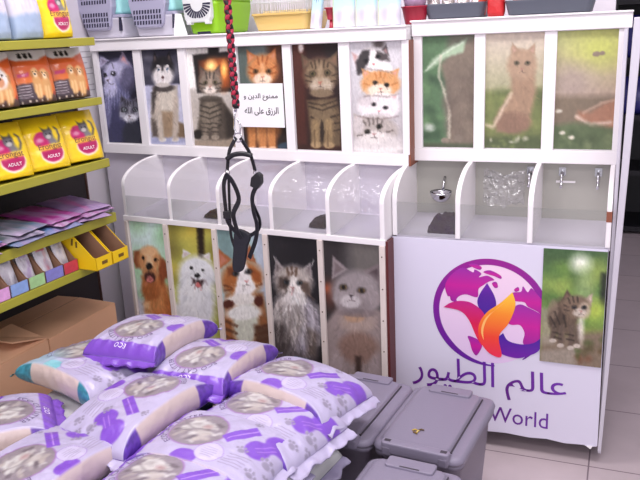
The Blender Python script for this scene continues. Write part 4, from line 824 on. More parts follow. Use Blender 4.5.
for a, b, n, c, pc in TR:
    CM = mat(n+' card', c, .45, var=.25, vscale=60)
    tray('pouch_box', n+' display box holding white pouches on the fifth shelf', a, b, .727, -.16, -.004, .12, .04, KRAFT, face=CM)
    for k in range(2):
        e = shelf_bag('treat_pouch', '%s white pouch leaning in the %s display box' % (['front', 'rear'][k], n), 'pouch', a+.008, b-.008, .730, .118+.01*k, .016, lambda nu, nv, pc=pc: paint_pouch(nu, nv, pc), xf=-.025-.035*k, lean=16, group='pouches in the display boxes', mname='foil pouch')

# cardboard boxes on the floor below the rack
CARD = mat('cardboard', (216, 168, 134), .8, var=.06, vscale=14)
def carton(label, y0, y1, h, opened):
    e = empty('cardboard_box', (-1.985, (y0+y1)/2, 0)); tag(e, label, 'box', 'cardboard boxes below the rack')
    w = (y1-y0)/2; d = .175; t = .004
    MB().box(-d, d, -w, w, 0, t).build('bottom', CARD, e)
    for s in (-1, 1):
        MB().box(s*d-t/2, s*d+t/2, -w, w, 0, h).build('side_wall', CARD, e); MB().box(-d, d, s*w-t/2, s*w+t/2, 0, h).build('side_wall', CARD, e)
    if opened:
        for s, a in ((1, 14), (-1, 30)):
            MB().box(0, d*.92, -w, w, 0, t).build('flap', CARD, e, None).matrix_local = Matrix.Translation((s*d, 0, h)) @ Matrix.Rotation(R(180 if s > 0 else 0), 4, 'Z') @ Matrix.Rotation(R(-a), 4, 'Y')
        MB().box(-d+.004, d-.004, 0, .16, 0, t).build('flap', CARD, e).matrix_local = Matrix.Translation((0, w, h+.004)) @ Matrix.Rotation(R(180), 4, 'Z') @ Matrix.Rotation(R(16), 4, 'X')
    else:
        MB().box(0, d*.98, -w, w, 0, t).build('flap', CARD, e).matrix_local = Matrix.Translation((d, 0, h)) @ Matrix.Rotation(R(180), 4, 'Z') @ Matrix.Rotation(R(-2), 4, 'Y')
        MB().box(0, d*.98, -w, w, 0, t).build('flap', CARD, e).matrix_local = Matrix.Translation((-d, 0, h)) @ Matrix.Rotation(R(-2), 4, 'Y')
        MB().box(-.025, .025, -w, w, h+.0085, h+.009).build('tape', mat('brown packing tape', (160, 112, 80), .3), e)
carton('cardboard box with closed flaps on the floor near the golden retriever poster', -.640, -.265, .485, False)
carton('cardboard box with raised flaps on the floor behind the litter bags', -1.03, -.648, .490, True)
# ------------------------------------------------------------------ goods on top of the cabinets
ZC = 1.4990
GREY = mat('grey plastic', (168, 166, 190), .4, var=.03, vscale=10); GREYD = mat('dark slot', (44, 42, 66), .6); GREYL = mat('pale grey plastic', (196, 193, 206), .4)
AQUA = mat('aqua plastic', (156, 214, 214), .4); LIME = mat('lime plastic', (140, 196, 24), .35); OFFW = mat('off white plastic', (220, 222, 222), .35)
def boxloft(x0, x1, y0, y1, z0, z1, top=(0, 0), r=.02, bulge=0.):
    """rounded tub: bottom rect x0..x1,y0..y1; top grows by top=(dx,dy) on each side"""
    L = []
    for t in (0, .04, .12, .5, .9, 1):
        g = -.010 if t == 0 else 0
        w = x1-x0+2*(top[0]*t+g); d = y1-y0+2*(top[1]*t+g)
        L.append([(px, py, z0+(z1-z0)*t) for px, py in rrect(w, d, r, 4, (x0+x1)/2, (y0+y1)/2)])
    return L
def carrier(label, x, group):
    e = empty('pet_carrier', M=ML @ Matrix.Translation((x+.016, .12, ZC))); tag(e, label, 'pet carrier', group)
    MB().loft(boxloft(-.085, .12, .01, .24, 0, .085, (.012, .012))).build('lower_tub', GREYL, e)
    MB().loft(boxloft(-.10, .135, .0, .25, .086, .098, (.0, .0))).build('rim', GREY, e)
    MB().loft(boxloft(-.085, .12, .012, .24, .098, .22, (-.012, -.012))).build('upper_shell', AQUA, e)
    # front door panel, narrower at the bottom, leaning forward
    fr = []
    for y, s in ((-.016, .94), (-.010, 1), (.014, 1)):
        base = [(-.058, .035), (.058, .035), (.074, .050), (.098, .13), (.100, .225), (.085, .24), (-.085, .24), (-.100, .225), (-.098, .13), (-.074, .050)]
        fr.append([(px*s, y, .13+(pz-.13)*s) for px, pz in base])
    d = MB().loft(fr, smooth=False).build('front_door', GREY, e)
    for r_, z in enumerate((.057, .0785, .100, .152, .1735)):
        sl_ = MB()
        for k in range(10):
            cx = -.068+k*.0151; wd = .0050
            sl_.prism([(cx-wd, z-.0078), (cx+wd-.002, z-.0078), (cx+wd, z+.0078), (cx-wd+.002, z+.0078)], 1, -.0172, -.0155)
        sl_.build('vent_slots', GREYD, d)
    MB().prism([(.116, .03), (.122, .03), (.127, .085), (.121, .085)], 1, -.004, .012).build('latch', GREYD, e)
carrier('grey pet carrier with slotted front at the rack end of the cabinet top', -1.362, 'grey slotted carriers')
carrier('grey pet carrier with slotted front beside the lime green carrier', -1.074, 'grey slotted carriers')
# white card leaning
o = MB().prism([(-.936, 0), (-.868, 0), (-.900, .085), (-.942, .090)], 1, 0, .004).build('white_card', mat('white paper', (244, 242, 246), .6), None, ML @ Matrix.Translation((0, .115, ZC)) @ Matrix.Rotation(R(-8), 4, 'X'))
tag(o, 'plain white card leaning between grey carrier and lime green carrier', 'card')
# lime carrier with pale radiating door
e = empty('pet_carrier', M=ML @ Matrix.Translation((-.795, .13, ZC))); tag(e, 'lime green pet carrier with pale fan-slotted door', 'pet carrier')
MB().loft(boxloft(-.066, .066, .0, .24, 0, .125, (.018, .02), r=.025)).build('lower_tub', LIME, e)
MB().loft(boxloft(-.088, .088, -.022, .262, .126, .138, r=.03)).build('rim', LIME, e)
MB().loft(boxloft(-.080, .080, -.012, .25, .138, .22, (-.012, -.02), r=.03)).build('upper_shell', OFFW, e)
d = MB().prism([(-.056, .046), (.050, .046), (.062, .062), (.074, .20), (-.076, .20), (-.066, .062)], 1, -.034, -.008).build('door', OFFW, e, bevel=.004)
sl_ = MB()
for k in range(15):
    a = R(182+k*176/14); c, s_ = math.cos(a), math.sin(a); r0, r1 = .030, .054+.012*abs(c)
    px, pz = -s_*.0044, c*.0044; zc = .118
    sl_.prism([(r0*c-px*.6, zc+r0*s_-pz*.6), (r1*c-px, zc+r1*s_-pz), (r1*c+px, zc+r1*s_+pz), (r0*c+px*.6, zc+r0*s_+pz*.6)], 1, -.0352, -.0335)
for k in range(7):
    x = -.05+k*.0167; sl_.prism([(x-.004, .140), (x+.004, .140), (x+.004, .156), (x-.004, .156)], 1, -.0352, -.0335)
sl_.build('fan_slots', GREYD, d)
for s in (-1, 1): MB().box(s*.045-.010, s*.045+.010, -.038, -.012, .038, .052).build('door_latch', OFFW, e, bevel=.003)
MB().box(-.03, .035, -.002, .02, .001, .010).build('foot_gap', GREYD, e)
# small animal cage
e = empty('hamster_cage', M=ML @ Matrix.Translation((-.432, .13, ZC))); tag(e, 'small wire cage with translucent amber tray on the cabinet top', 'cage')
AMB = mat('amber translucent plastic', (240, 206, 128), .25); AMB.node_tree.nodes['Principled BSDF'].inputs['Transmission Weight'].default_value = .25
MB().loft(boxloft(-.115, .115, .0, .17, .0, .062, (.014, .014), r=.03)).build('tray', AMB, e)
MB().loft(boxloft(-.134, .134, -.018, .188, .058, .066, r=.035)).build('tray_rim', AMB, e)
w = MB()
for k in range(25):
    x = -.122+k*.0102; w.tube([(x, -.012, .064), (x, -.008, .22)], .0014, 5); w.tube([(x, .182, .064), (x, .178, .22)], .0014, 5)
for k in range(17):
    y = -.008+k*.0115; w.tube([(.124, y, .064), (.12, y, .22)], .0014, 5); w.tube([(-.124, y, .064), (-.12, y, .22)], .0014, 5)
for z in (.105, .16, .22): w.tube([(-.123, -.012, z), (.123, -.012, z), (.123, .182, z), (-.123, .182, z), (-.123, -.012, z)], .0018, 5)
w.build('wire_cage', OFFW, e)
bd = MB().loft([[(px, py, z) for px, py in rrect(.20, .13, .03, 4, 0, .085)] for z in (.062, .075)]).build('bedding', mat('pale bedding', (232, 212, 160), .8, bump=.5, var=.2, vscale=60), e)
# packs
def paint_pack(nu, nv):
    P = Pic(nu, nv, Q, (170, 222, 232)); P.grad(0, (150, 220, 226), 60, (196, 222, 240)); P.p([(-5, 70), (105, 62), (105, 105), (-5, 105)], (214, 210, 220), 8); P.wob = 4
    P.l([(20, 18), (34, 8), (44, 22), (56, 8), (64, 22), (80, 10)], 5, (110, 130, 170), 2); P.l([(28, 36), (42, 26), (50, 40), (60, 28), (72, 38)], 5, (120, 140, 176), 2); P.blot(7, (20, 70, 90, 95), 9, [(190, 186, 200), (236, 234, 240)], 3); P.p([(-5, -5), (14, -5), (8, 105), (-5, 105)], (206, 226, 150), 3, .6); return P
def pack(label, x0, x1, y, h, lean=0, painter=paint_pack, d=.03, group='pale blue packs on the cabinet top', name='treat_pack', sk=0.):
    nu, nv = 26, 40; P = painter(nu, nv); w = x1-x0
    u, v = np.meshgrid(np.linspace(0, 1, nu), np.linspace(0, 1, nv)); dp = d/2*np.clip(1-np.abs(2*u-1)**4, 0, 1)**.6*np.interp(v, [0, .08, .4, 1], [.1, .3, .9, 1])+.0005
    X = (u-.5)*w; Z = h*(1-v); n = nu*nv
    F = np.stack([X, -dp, Z], -1).reshape(-1, 3); B = np.stack([X, dp, Z], -1).reshape(-1, 3)
    fc = gridfaces(nu, nv) + [tuple(i+n for i in f) for f in gridfaces(nu, nv, True)]
    for i in range(nu-1): a = (nv-1)*nu+i; fc.append((a, a+n, a+n+1, a+1))
    C = P.C.reshape(-1, 3)
    o = raw_mesh(name, np.concatenate([F, B]), fc, np.concatenate([C, C]), mat_paint('pack film', .35, coat=.2), None, ML @ Matrix.Translation(((x0+x1)/2, y, ZC)) @ Matrix.Rotation(R(sk), 4, 'Y') @ Matrix.Rotation(R(lean), 4, 'X'))
    return tag(o, label, 'pack', group)
pack('pale blue pouch on the cabinet top beside the red cup', -.205, -.115, .125, .17, -3)
pack('pale blue pouch on the cabinet top, middle of the row of three', -.112, -.028, .125, .17, -3)
pack('pale blue pouch on the cabinet top at the brown edge', -.025, .063, .125, .17, -3)
pack('narrow pale blue pouch leaning against the wire cage', -.300, -.255, .125, .16, -3, sk=7)
RED = mat('dark red plastic', (170, 26, 56), .3, var=.1, vscale=20)
def cup(label, M, r0, r1, h, m, name='cup', cat='cup', n=24):
    C_ = lambda r, z: [(r*math.cos(2*math.pi*k/n), r*math.sin(2*math.pi*k/n), z) for k in range(n)]
    e = empty(name, M=M); tag(e, label, cat)
    MB().loft([C_(r0*.9, 0), C_(r0, .003), C_(r1, h), C_(r1+.004, h), C_(r1+.004, h+.004), C_(r1-.002, h+.004), C_(r0-.002, .006)]).build('cup_body', m, e)
    return e
e = cup('small dark red cup on a stem between the cage and the pale blue pouches', ML @ Matrix.Translation((-.222, .15, ZC+.03)), .016, .022, .04, RED)
MB().loft([[(r*math.cos(2*math.pi*k/16), r*math.sin(2*math.pi*k/16), z) for k in range(16)] for r, z in ((.012, -.03), (.010, -.026), (.008, 0.0))]).build('stem', RED, e)
e = cup('dark red tub standing where the two cabinets meet', ML @ Matrix.Translation((.092, .19, ZC)), .036, .048, .058, RED, 'tub', 'tub')
st = MB().loft([[(r*math.cos(2*math.pi*k/24), r*math.sin(2*math.pi*k/24), z) for k in range(24)] for r, z in ((.035, .05), (.044, .10), (.040, .16))]).build('clear_bag', mat('mauve striped film', (190, 160, 190), .3, var=.5, vscale=70), e)
# trays of packets on the short cabinet
ZR = 1.512
SLATE = mat('dark grey tray plastic', (86, 90, 102), .45)
def goods_tray(label, x0, x1, y0, y1, h):
    e = empty('storage_tray', ((x0+x1)/2, (y0+y1)/2, ZR)); tag(e, label, 'tray', 'dark grey trays on the short cabinet')
    w, d = (x1-x0)/2, (y1-y0)/2; L = boxloft(-w+.012, w-.012, -d+.012, d-.012, 0, h, (.012, .012), r=.02)
    L.append([(p[0]*.96, p[1]*.93, h) for p in L[-1]]); L.append([(p[0]*.90, p[1]*.86, .006) for p in L[-2]])
    MB().loft(L).build('tray_body', SLATE, e); return e
goods_tray('dark grey tray of shiny packets above the leaf poster', -.655, -.44, .16, .32, .052)
goods_tray('dark grey tray of packets at the aluminium post end of the cabinet', -.375, -.085, .16, .32, .050)
rs = random.Random(11)
SIL = mat('crinkled silver film', (200, 190, 186), .15, .5, bump=.8, bscale=50, var=.35, vscale=40); ORF = mat('orange red film', (206, 64, 44), .3, bump=.4, var=.35, vscale=40)
def foil(label, M, w, h, d, m, grp):
    lp = []
    for t, s, s2 in ((0, .9, .7), (.15, 1, 1), (.6, 1, .9), (.9, .97, .3), (1, .97, .06)):
        lp.append([(px*(1+.05*rs.uniform(-1, 1)), py*(1+.2*rs.uniform(-1, 1)), h*t) for px, py in rrect(w*s, d*s2, .3*d*s2, 3)])
    o = MB().loft(lp).build('snack_packet', m, None, M); tag(o, label, 'packet', grp); return o
for k in range(4):
    foil('%s silver packet in the dark tray above the leaf poster' % ['first', 'second', 'third', 'fourth'][k], Matrix.Translation((-.62+k*.045, .23, ZR+.008)) @ Matrix.Rotation(R(-14+k*9), 4, 'Y'), .042, .085+.01*(k % 2), .05, SIL, 'silver packets in the tray')
foil('orange red packet at the end of the tray above the leaf poster', Matrix.Translation((-.462, .225, ZR+.008)) @ Matrix.Rotation(R(6), 4, 'Y'), .030, .10, .05, ORF, None)
foil('bright red packet standing between the two dark trays', Matrix.Translation((-.407, .20, ZR)), .058, .12, .05, mat('bright red film', (200, 40, 44), .3, bump=.3, var=.2, vscale=30), None)
for k in range(4):
    foil('%s packet in the tray beside the aluminium post' % ['orange red', 'silver', 'grey foil', 'pale foil'][k], Matrix.Translation((-.335+k*.065, .235, ZR+.008)) @ Matrix.Rotation(R(8-k*6), 4, 'Y'), .052, .062+.02*(k > 0), .05, ORF if k == 0 else SIL, 'packets in the tray by the post')

# ------------------------------------------------------------------ grey bins on the floor
BIN = mat('mauve grey bin plastic', (120, 113, 131), .42, bump=.04, bscale=140, var=.015, vscale=5); BINL = mat('mauve grey lid plastic', (130, 123, 142), .45, bump=.05, bscale=160)
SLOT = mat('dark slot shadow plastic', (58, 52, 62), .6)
def storage_bin(label, cx, cy, yaw=0., h=.362, front_bar=True):
    """length along Y (.45), width .28; hinge tab at the +Y end, latch bar at the -Y end"""
    e = empty('storage_bin', M=Matrix.Translation((cx, cy, 0)) @ Matrix.Rotation(R(yaw), 4, 'Z')); tag(e, label, 'bin', 'lidded grey storage bins')
    w, d = .266, .390
    L = [[(px, py, z) for px, py in rrect(w*s-.02, d*s-.02, .035, 5)] for z, s in ((0, .80), (.006, .83), (.15, .90), (h-.045, .985))]
    L.append([(px, py, h-.045) for px, py in rrect(w-.004, d-.004, .032, 5)]); L.append([(px, py, h-.03) for px, py in rrect(w-.004, d-.004, .032, 5)])
    MB().loft(L).build('bin_body', BIN, e)
    l = [[(px, py, z) for px, py in rrect(w-g, d-g, .034-g*.3, 6)] for z, g in ((h-.030, .0), (h-.022, -.004), (h-.012, .004), (h-.008, .016), (h-.0075, .022))]
    l += [[(px-.012, py+.003, z) for px, py in rrect(w-g-.034, d-g, .022, 6)] for z, g in ((h-.0095, .030), (h-.002, .034), (h, .040), (h, .060))]
    lid = MB().loft(l).build('lid', BINL, e)
    MB().box(w/2-.0405, w/2-.0375, -d/2+.035, d/2-.028, h-.010, h-.0045).build('lid_groove_shade', SLOT, lid)  # dark strip drawn in as the shadow line of the lid groove
    MB().prism(rrect(.135, .048, .008, 3, -.01, d/2-.026), 2, h-.004, h+.007).build('hinge_tab', BINL, lid, bevel=.003)
    MB().box(-.035, .02, d/2-.048, d/2-.044, h+.0068, h+.0078).build('tab_mark', SLOT, lid)
    if front_bar:
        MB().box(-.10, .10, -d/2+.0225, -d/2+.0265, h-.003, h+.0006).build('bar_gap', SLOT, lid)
        b = MB().prism(rrect(.20, .030, .012, 4, 0, -d/2+.004), 2, h-.026, h+.009).build('latch_bar', BINL, e, bevel=.004)
        for s in (-1, 1):
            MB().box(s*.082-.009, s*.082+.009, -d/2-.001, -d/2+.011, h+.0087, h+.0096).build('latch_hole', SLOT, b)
            MB().prism(rrect(.030, .036, .006, 3, s*.082, -d/2+.006), 2, h-.030, h-.006).build('latch_clip', BIN, b, bevel=.002)
    return e
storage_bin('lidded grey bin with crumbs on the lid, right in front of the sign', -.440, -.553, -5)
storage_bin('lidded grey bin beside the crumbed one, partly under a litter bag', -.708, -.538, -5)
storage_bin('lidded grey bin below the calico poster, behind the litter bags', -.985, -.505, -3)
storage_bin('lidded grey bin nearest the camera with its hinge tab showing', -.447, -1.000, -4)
for k, (x, y, a, c) in enumerate(((-.482, -.650, 20, (190, 160, 70)), (-.471, -.656, 75, (206, 180, 100)), (-.478, -.665, -30, (120, 90, 40)), (-.464, -.644, 10, (90, 70, 40)))):
    o = MB().tube([(-.008, 0, 0), (0, .002, .001), (.008, 0, 0)], [.0018, .0028, .0018], 6).build('food_crumb', mat('crumb %d' % k, c, .7), None, Matrix.Translation((x, y, .3648)) @ Matrix.Rotation(R(a), 4, 'Z'))
    tag(o, 'tiny yellowish food crumb lying on the grey bin lid', 'crumb', 'crumbs on the bin lid')
o = MB().prism([(-.05, -.04), (.045, -.03), (.04, .04), (-.02, .05)], 2, 0, .003).build('paper_card', mat('slate blue card', (66, 82, 104), .4), None, Matrix.Translation((-1.00, -.345, .3700)))
tag(o, 'small slate blue card lying on the bin behind the litter bags', 'card')

# ------------------------------------------------------------------ cat litter bags
LB, WB, HB = .352, .226, .084
PU, PUD, BASE = (122, 76, 186), (98, 62, 160), (178, 170, 200)
def litter_paint(s, t, pal):
    """s (along) and t (across) in metres on the upper face; returns colours"""
    P = Pic(s.shape[1], s.shape[0], Q, BASE); P.X, P.Y = s*1000, t*1000; P.WX = fbm(P.X/40, P.Y/40, 3)-.5; P.WY = fbm(P.X/40, P.Y/40, 8)-.5
    P.noise(.05, 30, 30, 2); pu = pal['pu']
    Wm = WB*1000; cx, cy, r = 126, 124, 74
    P.e(cx, cy, r+4, r+4, (150, 110, 170), soft=.03); P.e(cx, cy, r, r, (138, 128, 136), soft=.03)
    rs = random.Random(5)
    for k in range(46):
        a = rs.uniform(0, 360); d_ = rs.uniform(0, .80)*r; l_ = rs.uniform(14, 40); an = rs.uniform(-40, 40)+pal.get('ang', 20)
        x, y = cx+d_*math.cos(R(a)), cy+d_*math.sin(R(a)); kx, ky = l_/2*math.cos(R(an)), l_/2*math.sin(R(an))
        if math.hypot(x-cx, y-cy)+l_/2 < r*.98: P.l([(x-kx, y-ky), (x, y+4), (x+kx, y+ky)], rs.uniform(6, 13), rs.choice([(186, 182, 180), (204, 202, 200), (100, 90, 98), (158, 150, 150), (180, 170, 164)]), 4, .75)
    P.e(cx-12, cy+6, 30, 17, (196, 192, 190), rot=20, soft=.5, a=.8); P.e(cx+22, cy-16, 22, 14, (184, 176, 172), rot=-15, soft=.5, a=.8); P.e(cx+18, cy+14, 12, 9, (150, 104, 104), soft=.6, a=.5); P.l([(cx-50, cy+20), (cx-10, cy-6), (cx+40, cy+6)], 5, (104, 94, 100), 4, .5)
    P.p([(-40, -20), (34, -20), (34, 260), (-40, 260)], pu, 2)
    P.e(158, 8, 34, 26, pu, soft=.08)                                  # purple bump at the near edge
    P.e(206, 46, 36, 36, (150, 116, 190), soft=.03); P.e(206, 46, 34.4, 34.4, (190, 182, 210), soft=.03)
    for k in range(5): P.l([(186+abs(k-2)*3, 30+k*8), (226-abs(k-2)*3, 30+k*8)], 2.2, (160, 148, 176), 1.2, .9)
    P.p([(196, 122), (222, 104), (278, 178), (252, 198)], PU, 1.5); P.l([(214, 118), (264, 186)], 3, (190, 160, 220), 1.5, .8)
    P.e(296, 120, 30, 34, PU, soft=.1); P.e(330, 172, 36, 30, PU, soft=.1); P.l([(298, 128), (328, 168)], 36, PU, 3)
    P.l([(300, 114), (330, 150)], 2.5, (170, 130, 210), 1.2, .8); P.l([(290, 122), (322, 158)], 2.5, (170, 130, 210), 1.2, .8)
    for k in range(5): P.l([(244+k*2, 24+k*11), (296+k*2, 32+k*11)], 2.4, (140, 130, 156), 1.4, .85)
    for x, y, q in ((268, 92, 1.), (334, 96, 1.1), (322, 40, 1.), (356, 66, .9), (250, 210, .8)):
        c = (142, 134, 156); P.e(x, y, 9*q, 8*q, c, soft=.2)
        for a in (-60, -20, 20, 60): P.e(x+15*q*math.cos(R(a+90)), y+14*q*math.sin(R(a+90)), 3.6*q, 4.8*q, c, soft=.25)
    if 'tint' in pal: P.e(60, 30, 90, 60, pal['tint'], soft=.5, a=.7)
    return P.C
def litter_bag(label, cx, cy, zt, yaw, pitch=0, roll=0, seed=1, pal=None, L=LB, Wd=WB, H=HB, full=True, sag=.020, group='cat litter bags in the pile', z_is_top=True):
    pal = pal or dict(pu=PU, side=(200, 182, 178), sp=PUD)
    M = Matrix.Translation((cx, cy, zt-H*.98)) @ Matrix.Rotation(R(yaw), 4, 'Z') @ Matrix.Rotation(R(pitch), 4, 'Y') @ Matrix.Rotation(R(roll), 4, 'X')
    e = empty('litter_bag', M=M); tag(e, label, 'litter bag', group)
    NL, NT_, NS, NB_ = (132, 84, 10, 10) if full else (40, 22, 5, 5)
    sv = np.linspace(0, 1, NL)
    def half_h(s): return H/2*(np.clip(1-np.abs(2*s-1)**5, 0, 1)**.6)+.0025
    def half_w(s): return Wd/2*(1+.19*np.abs(2*s-1)**5)
    def zoff(s): return H/2-sag*(2*s-1)**2
    def ztop(s, t):
        q = np.clip(np.minimum(np.minimum(s, 1-s)*9, np.minimum(t, 1-t)*9), 0, 1)
        wr = .008*(fbm(s*4+seed*3.1, t*4+seed, 11, 2)-.5)+.0055*(fbm(s*14+seed, t*9+seed*2, 21, 3)-.5)
        wr = wr+.0035*np.sin(t*34+6*fbm(s*3, t*3, seed))*np.clip(np.abs(2*s-1)*3-2, 0, 1)
        hh = half_h(s); dome = .88+.12*np.clip(1-np.abs(2*t-1)**2.4, 0, 1)
        return zoff(s)+hh*dome+wr*(.25+.75*q)
    rings = []; cols = []
    S_, T_ = np.meshgrid(sv, np.linspace(0, 1, NT_), indexing='ij')
    top = np.stack([(S_-.5)*L, (2*T_-1)*half_w(S_), ztop(S_, T_)], -1)
    def side(sg):
        k = np.linspace(1, -1, NS+2)[1:-1]; S2, K = np.meshgrid(sv, k, indexing='ij')
        zt_ = ztop(S2, np.full(S2.shape, 1. if sg > 0 else 0.))-zoff(S2)
        y = half_w(S2)+.011*(1-K**2)*np.clip(half_h(S2)/(H/2)*1.2-.2, 0, 1)+.004*(fbm(S2*16+seed, K*2+5, 31+sg)-.5)
        return np.stack([(S2-.5)*L, sg*y, zoff(S2)+zt_*K], -1), S2, K
    sp_, S2, K = side(1); sn, _, _ = side(-1)
    TB = np.linspace(1, 0, NB_); S3, T3 = np.meshgrid(sv, TB, indexing='ij')
    bot = np.stack([(S3-.5)*L, (2*T3-1)*half_w(S3), 2*zoff(S3)-ztop(S3, np.clip(T3, 0, 1))+.006*(S3*0)], -1)
    ring = np.concatenate([top, sp_, bot, sn[:, ::-1]], 1); n = ring.shape[1]
    ct = litter_paint(S_*L, T_*Wd, pal) if full else np.full(top.shape, 220.)
    cs = np.empty(S2.shape+(3,)); cs[:] = pal['side']; em = np.clip((np.abs(S2-.5)-.31)*60+.5, 0, 1)[..., None]
    pc = np.array(pal['sp'], float)*(1+.5*(fbm(S2*40, K*6, 7)-.5))[..., None]; cs = cs*(1-em)+pc*em
    cb = np.empty(bot.shape); cb[:] = BASE
    C = np.concatenate([ct, cs, cb, cs[:, ::-1]], 1).reshape(-1, 3)
    F = []
    for j in range(NL-1):
        for i in range(n):
            i2 = (i+1) % n; F.append((j*n+i, (j+1)*n+i, (j+1)*n+i2, j*n+i2))
    F.append(tuple(range(n))); F.append(tuple((NL-1)*n+i for i in reversed(range(n))))
    raw_mesh('bag_body', ring.reshape(-1, 3), F, C, mat_paint('litter bag film', .34, bump=.12, coat=.25, bscale=70), e)
    # flattened, crimped end seals
    for s, sg, c in ((0., -1, pal['pu']), (1., 1, pal.get('end', BASE))):
        nu_, nv_ = 46, 7; u, v = np.meshgrid(np.linspace(0, 1, nu_), np.linspace(0, 1, nv_))
        hw = half_w(np.array(s))*1.01; x = sg*(L/2-.006+v*.032+.012*(fbm(u*7+seed, v, 5)-.5)*v*2)
        z = zoff(np.array(s))-.012*v+.0022*np.sin(u*37+seed)*v+.022*(fbm(u*6+seed, v*2, 13)-.5)*v
        y = (2*u-1)*hw*(1+.02*v)
        Pt = np.stack([x, y, z+.0015], -1).reshape(-1, 3); Pb = np.stack([x, y, z-.0015], -1).reshape(-1, 3); m_ = nu_*nv_
        f1, f2 = gridfaces(nu_, nv_, sg > 0), gridfaces(nu_, nv_, sg < 0); f2 = [tuple(i+m_ for i in f) for f in f2]
        rim = [(i, i+1, i+1+m_, i+m_) for i in range((nv_-1)*nu_, nv_*nu_-1)]
        raw_mesh('end_seal', np.concatenate([Pt, Pb]), f1+f2+rim, np.full((2*m_, 3), c), mat_paint('litter bag film', .34), e)
    if full:
        cxm, cym, r = .126, .124, .079
        def wp(x, y):
            ph = x/r; s = cxm-(r+y)*math.cos(ph); t = cym+(r+y)*math.sin(ph)
            s_, t_ = min(max(s/L, 0), 1), min(max(t/Wd, 0), 1)
            return (s-L/2, (t/Wd*2-1)*float(half_w(np.array(s_))), float(ztop(np.array(s_), np.array(t_)))+.0012)
        text_obj('ECO CAT LITTER', .021, mat('grey lilac print', (112, 96, 132), .5), e, 'lettering', warp=wp, align='CENTER', spacing=1.12)
        def wp2(x, y):
            s, t = .026-y, Wd*.52+x; s_, t_ = max(s/L, 0), t/Wd
            return (s-L/2, (t/Wd*2-1)*float(half_w(np.array(s_))), float(ztop(np.array(s_), np.array(t_)))+.0012)
        text_obj('ECO', .018, mat('white print', (240, 232, 248), .5), e, 'lettering', warp=wp2, align='CENTER', spacing=1.1)
    return e
TEALP = dict(pu=(120, 190, 200), side=(226, 206, 198), sp=(70, 150, 170), end=(206, 214, 230), tint=(176, 214, 226), ang=60)
ST = 'litter bag '
litter_bag('purple cat litter bag on top of the pile below the golden retriever poster', -1.335, -.685, .618, 88, 5, -2, 1)
litter_bag('purple banded cat litter bag below the calico poster, beside the topmost bag', -1.098, -.715, .566, 89, 3, -3, 2)
litter_bag('litter bag in the middle of the pile, paw end pointing at the camera', -1.156, -1.030, .566, -99, 3, 4, 3, L=.375)
litter_bag('teal ended cat litter bag next to the cardboard boxes', -1.470, -.850, .562, -14, 1, -3, 4, TEALP, L=.37)
litter_bag('litter bag at the photo edge with a round cat picture, below the teal one', -1.506, -1.222, .545, -134, 2, 2, 5)
litter_bag('litter bag with a large oval cat picture at the bottom corner of the pile', -1.228, -1.315, .540, 82, 1, -2, 6)
litter_bag('litter bag lying between the one beside the bins and the one nearest the camera', -.872, -1.122, .542, -3, 3, -2, 7)
litter_bag('litter bag nearest the camera, cut by the lower photo edge', -.885, -1.312, .540, -2, 2, -2, 8)
litter_bag('litter bag beside the bins with a crumpled white end over the gap', -.822, -.930, .525, -13, 3, -2, 9)
litter_bag('litter bag lying half over the grey bin lid below the grey cat poster', -.808, -.748, .543, -12, 4, -6, 10)
# the layer under them, resting on a low platform
lowp = dict(pu=PU, side=(186, 180, 176), sp=(60, 90, 110))
k = 0
for x, y, a in ((-.865, -.885, -8), (-.855, -1.11, -4), (-.865, -1.335, 0), (-1.215, -.93, 92), (-1.215, -1.30, 95), (-1.47, -.86, 92), (-1.47, -1.25, 90)):
    for z in (.455, .365):
        litter_bag('litter bag in the lower layers of the pile, mostly covered by the bags above', x+.012*math.sin(k*2.1), y+.01*math.cos(k*1.7), z, a, 0, 0, 20+k, lowp, full=False, sag=.006, group='covered litter bags under the pile'); k += 1
pl = empty('display_platform', (-1.15, -1.12, 0)); tag(pl, 'low dark platform carrying the pile of litter bags', 'platform')
MB().box(-.47, .47, -.36, .36, .24, .275).build('platform_top', mat('dark board', (64, 56, 60), .6), pl)
for sx in (-1, 1):
    for sy in (-1, 1): MB().box(sx*.43-.025, sx*.43+.025, sy*.32-.025, sy*.32+.025, 0, .24).build('leg', mat('dark board', (64, 56, 60), .6), pl)

# ------------------------------------------------------------------ leash and harness hanging from the ceiling
HX, HY = -1.016, -.60
LS = empty('dog_leash', (HX, HY, 1.21)); tag(LS, 'black and red braided rope leash hanging down in front of the cabinet', 'leash')
LRED, LBLK = mat('red cord', (176, 36, 66), .6, var=.2, vscale=200), mat('black cord', (26, 22, 28), .6)
def rope(z0, z1, n, phase, sgn, rr, rad):
    pts = []; N = int((z1-z0)/.004)
    for i in range(N+1):
        z = z0+(z1-z0)*i/N; a = sgn*(z-z0)*2*math.pi/.052+phase
        pts.append((-.004*math.sin(z*2)+rr*math.cos(a), rr*math.sin(a), z))
    return MB().tube(pts, rad, 6)
zt_ = 2.78-1.21; z0_ = .085
for k, m in enumerate((LRED, LBLK, LRED, LBLK)):
    rope(z0_, zt_, 6, k*math.pi/2, 1 if m is LRED else -1, .0056, .0064).build('cord_strand', m, LS)
MB().loft([[(.0085*math.cos(2*math.pi*k/14)-.004*math.sin(z*2), .0085*math.sin(2*math.pi*k/14), z) for k in range(14)] for z in (.078, .10)]).build('end_sleeve', LBLK, LS)
MB().tube([(-.001, 0, .085), (-.003, 0, .07)], .004).tube([(-.003, 0, .072), (-.008, 0, .055), (-.012, 0, .020), (-.006, 0, .006), (.006, 0, .008), (.010, 0, .028), (.000, 0, .05)], .0028).build('snap_hook', STEEL, LS)
